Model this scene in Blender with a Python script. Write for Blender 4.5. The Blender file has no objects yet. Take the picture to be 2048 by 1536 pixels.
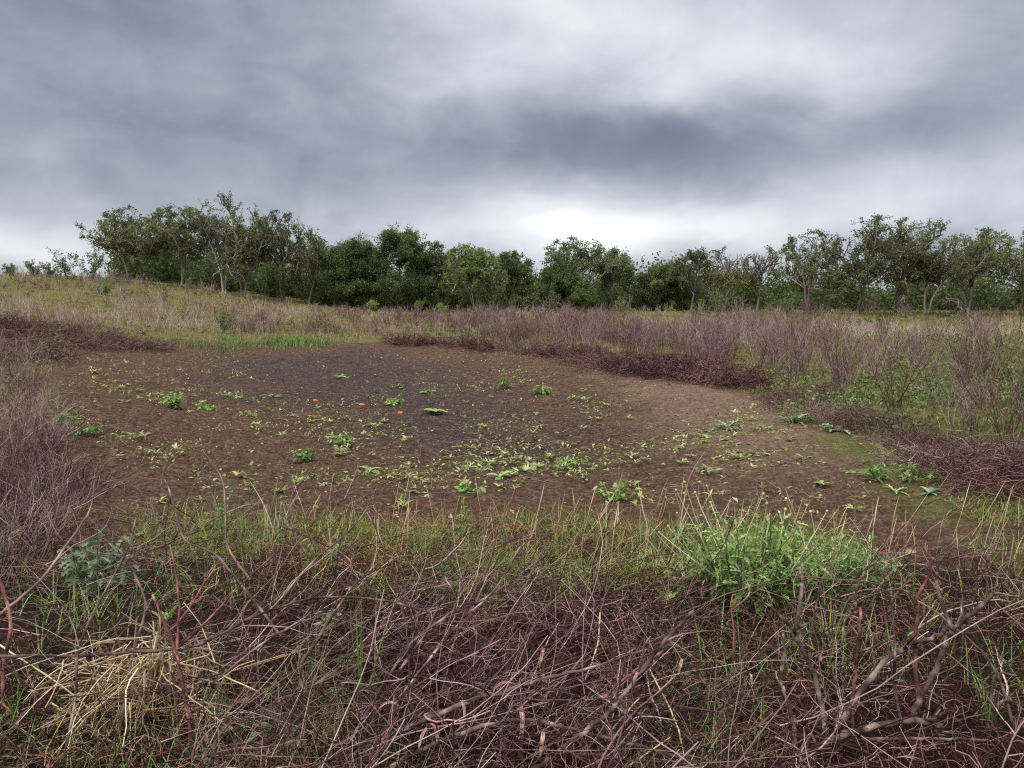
import bpy, math
import numpy as np
from mathutils import Vector

RNG = np.random.default_rng(11)
SC = bpy.context.scene
COL = SC.collection

# ------------------------------------------------------------------ camera
EYE = 1.55
PITCH = math.atan((768 - 600) / 1518)
FPX = 1518.0
cam_d = bpy.data.cameras.new("camera")
cam_d.sensor_width = 36
cam_d.lens = FPX / 2048 * 36
cam_d.clip_start = 0.05
cam_d.clip_end = 5000
cam = bpy.data.objects.new("camera", cam_d)
cam.location = (0, 0, EYE)
cam.rotation_euler = (math.pi / 2 - PITCH, 0, 0)
COL.objects.link(cam)
SC.camera = cam
SC.view_settings.view_transform = 'Standard'
SC.view_settings.look = 'None'
SC.view_settings.gamma = 1
SC.view_settings.exposure = 0.95
SC.cycles.use_denoising = False
SC.cycles.filter_width = 1.15
SC.cycles.sample_clamp_direct = 6
SC.cycles.sample_clamp_indirect = 3
SC.cycles.max_bounces = 6
SC.cycles.diffuse_bounces = 3
SC.cycles.transparent_max_bounces = 8

# ------------------------------------------------------------------ sky and sun
SUN_EL, SUN_AZ = math.radians(52), math.radians(-140)      # azimuth from +Y towards +X
world = bpy.data.worlds.new("World")
SC.world = world
world.use_nodes = True


def build_sky():
    nt = world.node_tree
    nt.nodes.clear()
    N, L = nt.nodes, nt.links

    def m(op, a, b=None, c=None, clamp=False):
        n = N.new('ShaderNodeMath'); n.operation = op; n.use_clamp = clamp
        for i, v in enumerate((a, b, c)):
            if v is None: continue
            if hasattr(v, 'links'): L.new(v, n.inputs[i])
            else: n.inputs[i].default_value = v
        return n.outputs[0]

    tc = N.new('ShaderNodeTexCoord')
    sep = N.new('ShaderNodeSeparateXYZ'); L.new(tc.outputs['Generated'], sep.inputs[0])
    X, Y, Z = sep.outputs
    az = m('ARCTAN2', X, Y)
    el = m('ARCSINE', Z)
    # cloud deck coordinates: the direction projected on a plane overhead
    den = m('ADD', m('MAXIMUM', Z, 0.0), 0.26)
    comb = N.new('ShaderNodeCombineXYZ')
    L.new(m('DIVIDE', X, den), comb.inputs[0]); L.new(m('DIVIDE', Y, den), comb.inputs[1])

    def noise(scale, detail, rough, vec, off, dist=0.0, sc=(1, 1, 1)):
        mp = N.new('ShaderNodeMapping'); L.new(vec, mp.inputs[0])
        mp.inputs['Location'].default_value = off; mp.inputs['Scale'].default_value = sc
        n = N.new('ShaderNodeTexNoise'); n.inputs['Scale'].default_value = scale
        n.inputs['Detail'].default_value = detail; n.inputs['Roughness'].default_value = rough
        n.inputs['Distortion'].default_value = dist
        L.new(mp.outputs[0], n.inputs['Vector'])
        return n.outputs['Fac']

    n_big = noise(0.9, 5, 0.5, comb.outputs[0], (3.1, 1.7, 0), 0.4, (1.0, 0.8, 1))
    n_mid = noise(1.9, 3, 0.45, comb.outputs[0], (8.3, 4.4, 2), 0.5, (1.0, 1.0, 1))
    ang = N.new('ShaderNodeCombineXYZ'); L.new(az, ang.inputs[0]); L.new(el, ang.inputs[1])
    n_soft = noise(3.2, 4, 0.5, ang.outputs[0], (1.3, 9.4, 0), 0.3, (0.8, 2.2, 1))
    n_low = noise(5.5, 5, 0.5, ang.outputs[0], (5.1, 2.2, 0), 0.3, (0.9, 1.5, 1))
    n_puff = noise(13.0, 6, 0.56, ang.outputs[0], (2.7, 6.1, 0), 0.4, (0.8, 1.3, 1))
    wa = m('ADD', az, m('MULTIPLY', m('SUBTRACT', n_soft, 0.5), 0.35))
    we = m('ADD', el, m('MULTIPLY', m('SUBTRACT', n_low, 0.5), 0.10))

    def blob(px, py, sx, sy, amp, rot=0.0):
        a0 = math.atan((px - 1024) / FPX); e0 = math.atan((600 - py) / FPX)
        da, de = m('SUBTRACT', wa, a0), m('SUBTRACT', we, e0)
        c, s = math.cos(rot), math.sin(rot)
        u = m('ADD', m('MULTIPLY', da, c), m('MULTIPLY', de, s))
        v = m('SUBTRACT', m('MULTIPLY', de, c), m('MULTIPLY', da, s))
        u = m('DIVIDE', u, sx / FPX); v = m('DIVIDE', v, sy / FPX)
        q = m('ADD', m('MULTIPLY', u, u), m('MULTIPLY', v, v))
        return m('MULTIPLY', m('EXPONENT', m('MULTIPLY', q, -0.5)), amp)

    br = None
    for b in SKY_BLOBS:
        o = blob(*b)
        br = o if br is None else m('ADD', br, o)
    br = m('ADD', br, SKY_BASE)
    br = m('ADD', br, m('MULTIPLY', m('SUBTRACT', n_big, 0.5), 0.20))
    br = m('ADD', br, m('MULTIPLY', m('SUBTRACT', n_mid, 0.5), 0.26))
    br = m('ADD', br, m('MULTIPLY', m('SUBTRACT', n_low, 0.5), 0.36))
    br = m('ADD', br, m('MULTIPLY', m('SUBTRACT', n_puff, 0.5), 0.28))
    br = m('MAXIMUM', m('MINIMUM', br, 1.0), 0.0)
    ramp = N.new('ShaderNodeValToRGB'); L.new(br, ramp.inputs[0])
    el0 = ramp.color_ramp.elements
    stops = [(0.0, (72, 79, 93)), (0.25, (99, 105, 117)), (0.45, (130, 135, 144)), (0.65, (159, 162, 169)),
             (0.85, (182, 184, 188)), (1.0, (202, 203, 206))]
    while len(el0) > 1: el0.remove(el0[-1])
    el0[0].position = 0
    el0[0].color = srgb(*stops[0][1])
    for p, c in stops[1:]:
        e = el0.new(p); e.color = srgb(*c)
    # unseen deck overhead, brightened and warmed to lift the light on the ground
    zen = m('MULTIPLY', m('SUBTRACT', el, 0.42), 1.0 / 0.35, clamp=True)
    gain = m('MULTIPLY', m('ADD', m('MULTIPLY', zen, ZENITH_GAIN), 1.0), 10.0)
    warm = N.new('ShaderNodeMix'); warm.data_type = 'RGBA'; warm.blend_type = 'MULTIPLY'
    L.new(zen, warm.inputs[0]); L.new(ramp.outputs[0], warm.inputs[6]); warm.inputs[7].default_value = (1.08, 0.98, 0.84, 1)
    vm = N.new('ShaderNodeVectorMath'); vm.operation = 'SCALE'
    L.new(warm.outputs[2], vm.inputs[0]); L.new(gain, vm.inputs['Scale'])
    sky = N.new('ShaderNodeTexSky'); sky.sky_type = 'NISHITA'; sky.sun_disc = False
    sky.sun_elevation = SUN_EL; sky.sun_rotation = SUN_AZ
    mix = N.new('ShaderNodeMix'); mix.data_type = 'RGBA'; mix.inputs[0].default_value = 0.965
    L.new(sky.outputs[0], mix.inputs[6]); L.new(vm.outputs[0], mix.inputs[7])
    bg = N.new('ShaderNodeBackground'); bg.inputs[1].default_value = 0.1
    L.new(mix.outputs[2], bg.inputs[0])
    out = N.new('ShaderNodeOutputWorld'); L.new(bg.outputs[0], out.inputs[0])


def srgb(r, g, b, k=1.0):
    f = lambda c: ((c / 255 + 0.055) / 1.055) ** 2.4 if c / 255 > 0.04045 else c / 255 / 12.92
    return (f(r) * k, f(g) * k, f(b) * k, 1.0)


SKY_BASE = 0.41
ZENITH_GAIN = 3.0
SKY_BLOBS = [  # px, py, sx, sy, amount, tilt: where the cloud deck is thin (+) or thick (-)
    (1130, 458, 190, 52, 0.40, 0.0),
    (1330, 430, 180, 40, 0.06, 0.0),
    (1750, 440, 420, 60, 0.22, 0.05),
    (30, 510, 130, 30, 0.30, 0.0),
    (560, 440, 330, 45, 0.08, 0.0),
    (1330, 305, 380, 60, -0.21, -0.03),
    (1800, 330, 260, 45, -0.06, 0.2),
    (1430, 130, 280, 100, 0.30, -0.45),
    (1000, 110, 150, 200, 0.20, 0.0),
    (1950, 150, 200, 150, 0.04, 0.0),
    (230, 110, 360, 130, -0.10, 0.0),
    (200, 320, 520, 70, -0.06, 0.0),
    (1000, 320, 500, 60, -0.06, 0.0),
    (1250, 480, 330, 25, 0.10, 0.0),
    (700, 180, 220, 90, 0.05, 0.2),
]
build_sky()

sun_d = bpy.data.lights.new("sun", 'SUN')
sun_d.energy = 1.5
sun_d.angle = math.radians(10)
sun_d.color = (1.0, 0.96, 0.90)
sun = bpy.data.objects.new("sun", sun_d)
sd = Vector((math.sin(SUN_AZ) * math.cos(SUN_EL), math.cos(SUN_AZ) * math.cos(SUN_EL), math.sin(SUN_EL)))
sun.rotation_euler = sd.to_track_quat('Z', 'Y').to_euler()
sun.location = (0, 0, 50)
COL.objects.link(sun)


# ------------------------------------------------------------------ maths helpers
def sst(v, a, b):
    t = np.clip((v - a) / (b - a), 0, 1)
    return t * t * (3 - 2 * t)


def nrm(v):
    return v / np.maximum(np.linalg.norm(v, axis=-1, keepdims=True), 1e-9)


def vnoise(x, y, seed=0):
    x = np.asarray(x, float); y = np.asarray(y, float)
    xi, yi = np.floor(x).astype(np.int64), np.floor(y).astype(np.int64)
    fx, fy = x - xi, y - yi
    fx = fx * fx * (3 - 2 * fx); fy = fy * fy * (3 - 2 * fy)

    def h(a, b):
        n = (a * 374761393 + b * 668265263 + seed * 1442695041) & 0xffffffff
        n = ((n ^ (n >> 13)) * 1274126177) & 0xffffffff
        return ((n ^ (n >> 16)) & 0xffff) / 65535.0
    a = h(xi, yi) * (1 - fx) + h(xi + 1, yi) * fx
    b = h(xi, yi + 1) * (1 - fx) + h(xi + 1, yi + 1) * fx
    return a * (1 - fy) + b * fy


def fbm(x, y, seed=0, oct=4, gain=0.5):
    s, a, t = 0, 1.0, 0
    for o in range(oct):
        s = s + a * vnoise(x * 2 ** o + 17.3 * o, y * 2 ** o - 9.1 * o, seed + o)
        t += a; a *= gain
    return s / t


# ------------------------------------------------------------------ terrain
POND = np.array([(-2.8, 6.4), (-4.2, 7.2), (-6.2, 10.4), (-9.6, 16.5), (-14.2, 25), (-13.8, 31), (-9, 33.2), (-4, 33), (0.2, 30),
                 (2.4, 22.5), (3.9, 18.8), (4.9, 15.6), (4.5, 12.6), (4.7, 10), (4.5, 8.2), (4.1, 6.2), (3.7, 4.9), (2.9, 4.9), (2.2, 6.0), (0, 6.35)])


def pond_sd(x, y):
    """distance to the shore of the dry pond, positive inside"""
    x = np.asarray(x, float); y = np.asarray(y, float)
    d = np.full(x.shape, 1e9); ins = np.zeros(x.shape, bool)
    n = len(POND)
    for i in range(n):
        ax, ay = POND[i]; bx, by = POND[(i + 1) % n]
        ex, ey = bx - ax, by - ay
        wx, wy = x - ax, y - ay
        t = np.clip((wx * ex + wy * ey) / (ex * ex + ey * ey), 0, 1)
        d = np.minimum(d, (wx - ex * t) ** 2 + (wy - ey * t) ** 2)
        c = (ay <= y) != (by <= y)
        xs = ax + (y - ay) / np.where(abs(by - ay) < 1e-9, 1e-9, by - ay) * ex
        ins ^= c & (x < xs)
    d = np.sqrt(d)
    d = np.where(ins, d, -d)
    return d + (fbm(x * 0.5, y * 0.5, 5) - 0.5) * 1.1 + (vnoise(x * 2, y * 2, 8) - 0.5) * 0.25


def G(x, y):
    x = np.asarray(x, float); y = np.asarray(y, float)
    s = pond_sd(x, y)
    z = -0.42 * sst(y, 3.0, 6.9) + 0.10 * sst(y, 22, 34)
    z = z + 0.95 * sst(y, 33, 58) + 0.25 * sst(y, 58, 90)
    z = z + 0.35 * sst(x, 5.5, 13) * (1 - sst(y, 30, 44)) * sst(y, 5, 11)
    z = z + 2.75 * sst(-x, 8, 36) * sst(y, 12, 46)
    z = z + 0.35 * sst(-x, 4, 9) * (1 - sst(y, 20, 30)) * sst(y, 3, 8) * (1 - sst(s, -1, 3))
    z = z - 0.36 * sst(s, -0.6, 5.5)
    z = z + (fbm(x * 0.22, y * 0.22, 3) - 0.5) * 0.28 * (1 - sst(s, -1.5, 0.5)) * (0.35 + 0.65 * sst(y, 8, 20))
    return z


def pix(x, y):
    return 1024 + x / y * FPX


def ray(px, py):
    u, v = (px - 1024) / FPX, (768 - py) / FPX
    return np.array([u, math.cos(PITCH) + v * math.sin(PITCH), -math.sin(PITCH) + v * math.cos(PITCH)])


_T = np.geomspace(1.2, 140, 900)


def ph(px, py, h=0.0):
    """the point seen at photo pixel (px, py) that is h metres above the ground"""
    r = ray(px, py); r = r / r[1]
    p = np.array([0, 0, EYE]) + _T[:, None] * r
    f = p[:, 2] - G(p[:, 0], p[:, 1]) - h
    k = np.argmax(f < 0)
    if f[k] >= 0: return p[-1]
    if k == 0: return p[0]
    t = f[k - 1] / (f[k - 1] - f[k])
    return p[k - 1] * (1 - t) + p[k] * t


# ------------------------------------------------------------------ mesh helpers
class MB:
    def __init__(self):
        self.V, self.Q, self.T, self.A, self.n = [], [], [], [], 0

    def add(self, V, Q=None, T=None, A=None):
        V = V.reshape(-1, 3)
        if not len(V): return self
        self.V.append(V.astype(np.float32))
        if Q is not None and len(Q): self.Q.append(Q.reshape(-1, 4) + self.n)
        if T is not None and len(T): self.T.append(T.reshape(-1, 3) + self.n)
        self.A.append(np.broadcast_to(np.asarray(0.5 if A is None else A, np.float32).reshape(-1), (len(V),)) if np.size(A) in (1, len(V)) or A is None else A)
        self.n += len(V)
        return self

    # tubes along polylines P (N,K,3) with radii R (N,K)
    def tubes(self, P, R, sides=4, A=None):
        N, K, _ = P.shape
        if N == 0: return self
        t = nrm(np.gradient(P, axis=1))
        chord = nrm(P[:, -1] - P[:, 0])
        ref = nrm(np.cross(chord, nrm(RNG.normal(size=(N, 3)))))[:, None, :]
        n1 = nrm(np.cross(t, ref)); n2 = np.cross(t, n1)
        a = np.arange(sides) * 2 * np.pi / sides
        V = P[:, :, None, :] + R[:, :, None, None] * (np.cos(a)[:, None] * n1[:, :, None, :] + np.sin(a)[:, None] * n2[:, :, None, :])
        base = (np.arange(N) * K * sides)[:, None, None]
        k = (np.arange(K - 1) * sides)[None, :, None]
        s = np.arange(sides)[None, None, :]; s1 = (s + 1) % sides
        Q = np.stack([base + k + s, base + k + s1, base + k + sides + s1, base + k + sides + s], -1)
        if A is None: A = RNG.random(N)
        A = np.asarray(A, np.float32)
        A = np.broadcast_to(A.reshape(N, -1, 1), (N, K, sides)).reshape(-1)
        return self.add(V, Q=Q, A=A)

    # flat bent strips: base (N,3), direction, length, width; arch < 0 droops; lobe < 1 cuts the edge into lobes
    def strips(self, B, D, Ln, W, K=4, arch=-0.4, lobe=1.0, prof='leaf', A=None, fold=0.25, twist=None):
        N = len(B)
        if N == 0: return self
        D = nrm(D)
        side = np.cross(D, np.array([0, 0, 1.0]) + 0.05 * RNG.normal(size=(N, 3)))
        side = nrm(side)
        if twist is not None:
            up0 = np.cross(side, D)
            tw = twist * RNG.normal(size=(N, 1))
            side = nrm(side * np.cos(tw) + up0 * np.sin(tw))
        P = [B]; d = D
        st = (np.asarray(Ln).reshape(-1, 1) / K) * np.ones((N, 1))
        ar = np.asarray(arch, float).reshape(-1, 1) * np.ones((N, 1))
        for k in range(K):
            d = nrm(d + ar / K * np.array([0, 0, 1.0]))
            P.append(P[-1] + d * st)
        P = np.stack(P, 1)                                        # N,K+1,3
        u = np.linspace(0, 1, K + 1)
        if prof == 'leaf': w = np.sin(np.pi * np.clip(u, 0, 1) ** 0.8) ** 0.8 + 0.04
        elif prof == 'blade': w = (1 - u) ** 0.7 * 0.95 + 0.05
        else: w = np.ones_like(u)
        if lobe < 1: w = w * np.where(np.arange(K + 1) % 2 == 1, 1.0, lobe)
        w = w[None, :, None] * (np.asarray(W).reshape(-1, 1, 1) * 0.5)
        up = np.cross(side, D)[:, None, :]
        if fold and prof == 'leaf':
            l = P + side[:, None] * w + up * w * fold; r = P - side[:, None] * w + up * w * fold
            if lobe < 1:
                fw = (np.arange(K + 1) % 2)[None, :, None] * (D[:, None, :] * w * 0.6)
                l = l + fw; r = r + fw
            V = np.stack([l, P, r], 2); C = 3
        else:
            V = np.stack([P - side[:, None] * w, P + side[:, None] * w], 2); C = 2
        base = (np.arange(N) * (K + 1) * C)[:, None, None]
        k = (np.arange(K) * C)[None, :, None]; c = np.arange(C - 1)[None, None, :]
        Q = np.stack([base + k + c, base + k + c + 1, base + k + C + c + 1, base + k + C + c], -1)
        if A is None: A = RNG.random(N)
        A = np.broadcast_to(np.asarray(A, np.float32).reshape(N, 1, 1), (N, K + 1, C)).reshape(-1)
        return self.add(V, Q=Q, A=A)

    # small kite leaves, two folded triangles each
    def kites(self, B, D, Ln, W, A=None):
        N = len(B)
        if N == 0: return self
        D = nrm(D); S = nrm(np.cross(D, RNG.normal(size=(N, 3)))); U = np.cross(D, S)
        Ln = np.asarray(Ln).reshape(-1, 1); W = np.asarray(W).reshape(-1, 1)
        m_ = B + D * Ln * 0.45
        V = np.stack([B, m_ + S * W * 0.5 + U * W * 0.15, B + D * Ln, m_ - S * W * 0.5 + U * W * 0.15], 1)
        b = (np.arange(N) * 4)[:, None]
        T = np.concatenate([b + np.array([[0, 1, 2]]), b + np.array([[0, 2, 3]])], 0)
        if A is None: A = RNG.random(N)
        return self.add(V, T=T, A=np.repeat(np.asarray(A, np.float32), 4))

    def build(self, name, mat, parent=None, origin=None, smooth=True):
        me = bpy.data.meshes.new(name)
        V = np.concatenate(self.V) if self.V else np.zeros((0, 3), np.float32)
        if origin is not None: V = V - np.asarray(origin, np.float32)
        Q = np.concatenate(self.Q) if self.Q else np.zeros((0, 4), np.int64)
        T = np.concatenate(self.T) if self.T else np.zeros((0, 3), np.int64)
        me.vertices.add(len(V)); me.vertices.foreach_set('co', V.astype(np.float32).ravel())
        me.loops.add(Q.size + T.size)
        me.loops.foreach_set('vertex_index', np.concatenate([Q.ravel(), T.ravel()]).astype(np.int32))
        me.polygons.add(len(Q) + len(T))
        ls = np.concatenate([np.arange(len(Q)) * 4, Q.size + np.arange(len(T)) * 3]).astype(np.int32)
        me.polygons.foreach_set('loop_start', ls)
        if smooth: me.polygons.foreach_set('use_smooth', np.ones(len(Q) + len(T), bool))
        me.update(calc_edges=True)
        at = me.attributes.new('tint', 'FLOAT', 'POINT')
        at.data.foreach_set('value', np.concatenate(self.A).astype(np.float32))
        me.materials.append(mat)
        o = bpy.data.objects.new(name, me)
        COL.objects.link(o)
        if parent is not None: o.parent = parent
        elif origin is not None: o.location = [float(v) for v in origin]
        return o


def tag(o, label=None, cat=None, group=None, kind=None):
    if label: o['label'] = label
    if cat: o['category'] = cat
    if group: o['group'] = group
    if kind: o['kind'] = kind
    return o


def empty(name, loc, rz=0.0):
    o = bpy.data.objects.new(name, None)
    o.empty_display_size = 0.1
    o.location = [float(v) for v in loc]; o.rotation_euler = (0, 0, rz)
    COL.objects.link(o)
    return o


def copy_tree(o, parent=None):
    c = o.copy(); COL.objects.link(c)
    if parent is not None: c.parent = parent
    for ch in o.children: copy_tree(ch, c)
    return c


# ------------------------------------------------------------------ growth
def grow(S, D, Ln, K, wig=0.15, up=0.0, upv=None):
    N = len(S); d = nrm(D); P = [S]
    st = np.asarray(Ln).reshape(-1, 1) / (K - 1) * np.ones((N, 1))
    g = np.array([0, 0, 1.0]) if upv is None else upv
    for _ in range(K - 1):
        P.append(P[-1] + d * st)
        d = nrm(d + wig * RNG.normal(size=(N, 3)) + up * g)
    return np.stack(P, 1)


def sprout(P, n, t0, t1, ang, spread=0.2):
    """n child starts on each polyline: starts, directions, parent index, t"""
    N, K, _ = P.shape
    idx = np.repeat(np.arange(N), n)
    t = RNG.uniform(t0, t1, len(idx))
    f = t * (K - 1); k = np.minimum(f.astype(int), K - 2); f = (f - k)[:, None]
    S = P[idx, k] * (1 - f) + P[idx, k + 1] * f
    T = nrm(P[idx, k + 1] - P[idx, k])
    perp = nrm(np.cross(T, RNG.normal(size=T.shape)))
    a = np.clip(ang + spread * RNG.normal(size=len(idx)), 0.05, 2.0)[:, None]
    return S, nrm(T * np.cos(a) + perp * np.sin(a)), idx, t


def taper(N, K, r0, r1):
    r0 = np.asarray(r0, float).reshape(-1, 1) * np.ones((N, 1)); r1 = np.asarray(r1, float).reshape(-1, 1) * np.ones((N, 1))
    return r0 + (r1 - r0) * np.linspace(0, 1, K)[None, :]


# ------------------------------------------------------------------ materials
def ramp_mat(name, stops, rough=0.85, noise=0.25, nscale=3.0, trans=0.0, spec=0.15, bump=0.0, object_var=0.0):
    """base colour from the per-piece tint plus slow noise; stops = [(pos, (r,g,b) sRGB, gain)]"""
    m_ = bpy.data.materials.new(name); m_.use_nodes = True
    nt = m_.node_tree; N, L = nt.nodes, nt.links
    N.clear()
    out = N.new('ShaderNodeOutputMaterial')
    at = N.new('ShaderNodeAttribute'); at.attribute_name = 'tint'
    geo = N.new('ShaderNodeNewGeometry')
    nz = N.new('ShaderNodeTexNoise'); nz.inputs['Scale'].default_value = nscale; nz.inputs['Detail'].default_value = 3
    L.new(geo.outputs['Position'], nz.inputs['Vector'])
    a = N.new('ShaderNodeMath'); a.operation = 'MULTIPLY_ADD'
    L.new(nz.outputs['Fac'], a.inputs[0]); a.inputs[1].default_value = 2 * noise; a.inputs[2].default_value = -noise
    s = N.new('ShaderNodeMath'); s.operation = 'ADD'; s.use_clamp = True
    L.new(at.outputs['Fac'], s.inputs[0]); L.new(a.outputs[0], s.inputs[1])
    fac = s.outputs[0]
    if object_var:
        oi = N.new('ShaderNodeObjectInfo')
        b = N.new('ShaderNodeMath'); b.operation = 'MULTIPLY_ADD'
        L.new(oi.outputs['Random'], b.inputs[0]); b.inputs[1].default_value = 2 * object_var; b.inputs[2].default_value = -object_var
        s2 = N.new('ShaderNodeMath'); s2.operation = 'ADD'; s2.use_clamp = True
        L.new(fac, s2.inputs[0]); L.new(b.outputs[0], s2.inputs[1]); fac = s2.outputs[0]
    cr = N.new('ShaderNodeValToRGB'); L.new(fac, cr.inputs[0])
    E = cr.color_ramp.elements
    while len(E) > 1: E.remove(E[-1])
    E[0].position = stops[0][0]; E[0].color = srgb(*stops[0][1])
    for p, c in stops[1:]:
        e = E.new(p); e.color = srgb(*c)
    bs = N.new('ShaderNodeBsdfPrincipled')
    L.new(cr.outputs[0], bs.inputs['Base Color']); bs.inputs['Roughness'].default_value = rough
    bs.inputs['Specular IOR Level'].default_value = spec
    if bump:
        n2 = N.new('ShaderNodeTexNoise'); n2.inputs['Scale'].default_value = 60; n2.inputs['Detail'].default_value = 4
        L.new(geo.outputs['Position'], n2.inputs['Vector'])
        bp = N.new('ShaderNodeBump'); bp.inputs['Strength'].default_value = bump; bp.inputs['Distance'].default_value = 0.01
        L.new(n2.outputs['Fac'], bp.inputs['Height']); L.new(bp.outputs[0], bs.inputs['Normal'])
    sh = bs.outputs[0]
    if trans:
        tr = N.new('ShaderNodeBsdfTranslucent'); L.new(cr.outputs[0], tr.inputs[0])
        mx = N.new('ShaderNodeMixShader'); mx.inputs[0].default_value = trans
        L.new(sh, mx.inputs[1]); L.new(tr.outputs[0], mx.inputs[2]); sh = mx.outputs[0]
    L.new(sh, out.inputs[0])
    return m_


M = {}
M['oak_leaf'] = ramp_mat('oak_leaf', [(0, (70, 77, 50)), (0.5, (108, 116, 76)), (1, (148, 154, 106))], trans=0.4, nscale=0.5, object_var=0.15)
M['cedar_leaf'] = ramp_mat('cedar_leaf', [(0, (64, 74, 46)), (0.5, (95, 108, 65)), (1, (130, 141, 90))], trans=0.35, nscale=0.5, object_var=0.15)
M['pale_leaf'] = ramp_mat('pale_leaf', [(0, (84, 98, 52)), (0.5, (112, 128, 68)), (1, (142, 156, 90))], trans=0.35, nscale=0.6)
M['bark_grey'] = ramp_mat('bark_grey', [(0, (70, 64, 58)), (0.5, (106, 98, 90)), (1, (146, 138, 128))], nscale=1.5, bump=0.4)
M['bark_pale'] = ramp_mat('bark_pale', [(0, (104, 97, 88)), (0.5, (140, 131, 120)), (1, (176, 168, 156))], nscale=1.5, bump=0.4)
M['stalk'] = ramp_mat('stalk', [(0, (92, 70, 66)), (0.35, (138, 113, 106)), (0.7, (166, 146, 134)), (1, (192, 176, 158))], nscale=0.35, noise=0.3)
M['purple_twig'] = ramp_mat('purple_twig', [(0, (78, 55, 57)), (0.5, (126, 99, 99)), (1, (174, 150, 146))], nscale=0.4, noise=0.3, object_var=0.3)
M['grey_twig'] = ramp_mat('grey_twig', [(0, (72, 56, 52)), (0.5, (118, 98, 92)), (1, (172, 154, 144))], nscale=1.0, object_var=0.25)
M['maroon_twig'] = ramp_mat('maroon_twig', [(0, (56, 34, 34)), (0.5, (92, 62, 62)), (1, (138, 108, 104))], nscale=1.0, object_var=0.2)
M['tangle'] = ramp_mat('tangle', [(0, (28, 18, 19)), (0.4, (74, 50, 49)), (0.66, (128, 99, 97)), (0.9, (192, 168, 163)), (1, (136, 80, 76))], nscale=7, noise=0.28, bump=0.4)
M['dead_mat'] = ramp_mat('dead_mat', [(0, (24, 13, 13)), (0.5, (66, 39, 36)), (0.8, (112, 75, 67)), (1, (172, 138, 122))], nscale=1.2, noise=0.25)  # red-brown litter, darkened further for the shade between the stems
M['rust_mat'] = ramp_mat('rust_mat', [(0, (74, 44, 34)), (0.5, (124, 80, 58)), (1, (190, 146, 108))], nscale=1.5, noise=0.25)
M['branch'] = ramp_mat('branch', [(0, (36, 27, 26)), (0.4, (78, 61, 57)), (0.7, (118, 99, 94)), (1, (168, 149, 142))], nscale=9, noise=0.5, bump=0.8)
M['red_branch'] = ramp_mat('red_branch', [(0, (54, 36, 36)), (0.4, (92, 58, 55)), (0.7, (132, 80, 74)), (1, (168, 130, 122))], nscale=11, noise=0.6, bump=0.6)
M['straw'] = ramp_mat('straw', [(0, (128, 102, 78)), (0.4, (176, 150, 116)), (0.7, (206, 184, 148)), (1, (228, 212, 180))], nscale=5, noise=0.3, trans=0.1)
M['field_grass'] = ramp_mat('field_grass', [(0, (88, 100, 54)), (0.25, (116, 122, 72)), (0.5, (142, 126, 102)), (0.75, (150, 126, 112)), (1, (174, 154, 134))], nscale=0.3, noise=0.25, trans=0.25)
M['field_weed'] = ramp_mat('field_weed', [(0, (64, 78, 50)), (0.4, (98, 112, 68)), (0.7, (126, 142, 78)), (1, (136, 142, 112))], nscale=0.4, noise=0.25, trans=0.25)
M['moss_grass'] = ramp_mat('moss_grass', [(0, (72, 84, 40)), (0.5, (106, 118, 56)), (1, (150, 150, 88))], nscale=1.0, noise=0.25, trans=0.2)
M['lush_grass'] = ramp_mat('lush_grass', [(0, (68, 94, 46)), (0.5, (98, 128, 64)), (1, (144, 160, 104))], nscale=0.8, trans=0.3)
M['bank_grass'] = ramp_mat('bank_grass', [(0, (80, 106, 46)), (0.5, (122, 146, 70)), (0.8, (164, 170, 100)), (1, (204, 190, 138))], nscale=1.2, noise=0.2, trans=0.3)
M['green_blade'] = ramp_mat('green_blade', [(0, (80, 108, 52)), (0.5, (116, 146, 76)), (1, (164, 184, 124))], nscale=3, trans=0.3)
M['thistle'] = ramp_mat('thistle', [(0, (80, 106, 60)), (0.5, (122, 150, 86)), (1, (178, 194, 130))], nscale=3, trans=0.3)
M['thistle_grey'] = ramp_mat('thistle_grey', [(0, (80, 102, 76)), (0.5, (113, 135, 101)), (1, (156, 174, 138))], nscale=3, trans=0.25)
M['bright_leaf'] = ramp_mat('bright_leaf', [(0, (98, 128, 64)), (0.5, (136, 164, 92)), (1, (178, 198, 134))], nscale=3, trans=0.3)
M['seedling'] = ramp_mat('seedling', [(0, (114, 126, 72)), (0.5, (156, 168, 106)), (1, (198, 202, 152))], nscale=2, trans=0.3, object_var=0.3)
M['litter'] = ramp_mat('litter', [(0, (84, 66, 50)), (0.45, (126, 108, 80)), (1, (186, 176, 134))], nscale=1, trans=0.1)
M['seed_stalk'] = ramp_mat('seed_stalk', [(0, (150, 150, 104)), (0.5, (186, 184, 140)), (1, (214, 208, 172))], nscale=3)
M['seed_head'] = ramp_mat('seed_head', [(0, (176, 156, 120)), (1, (226, 214, 190))], nscale=9)
M['orange_leaf'] = ramp_mat('orange_leaf', [(0, (196, 92, 44)), (1, (226, 130, 70))], nscale=20, trans=0.15, bump=0.3)
M['tan_leaf'] = ramp_mat('tan_leaf', [(0, (140, 100, 76)), (1, (184, 146, 118))], nscale=20, trans=0.15)
M['curl'] = ramp_mat('curl', [(0, (70, 42, 38)), (0.5, (128, 92, 84)), (1, (196, 174, 160))], nscale=45, noise=0.7)


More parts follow.
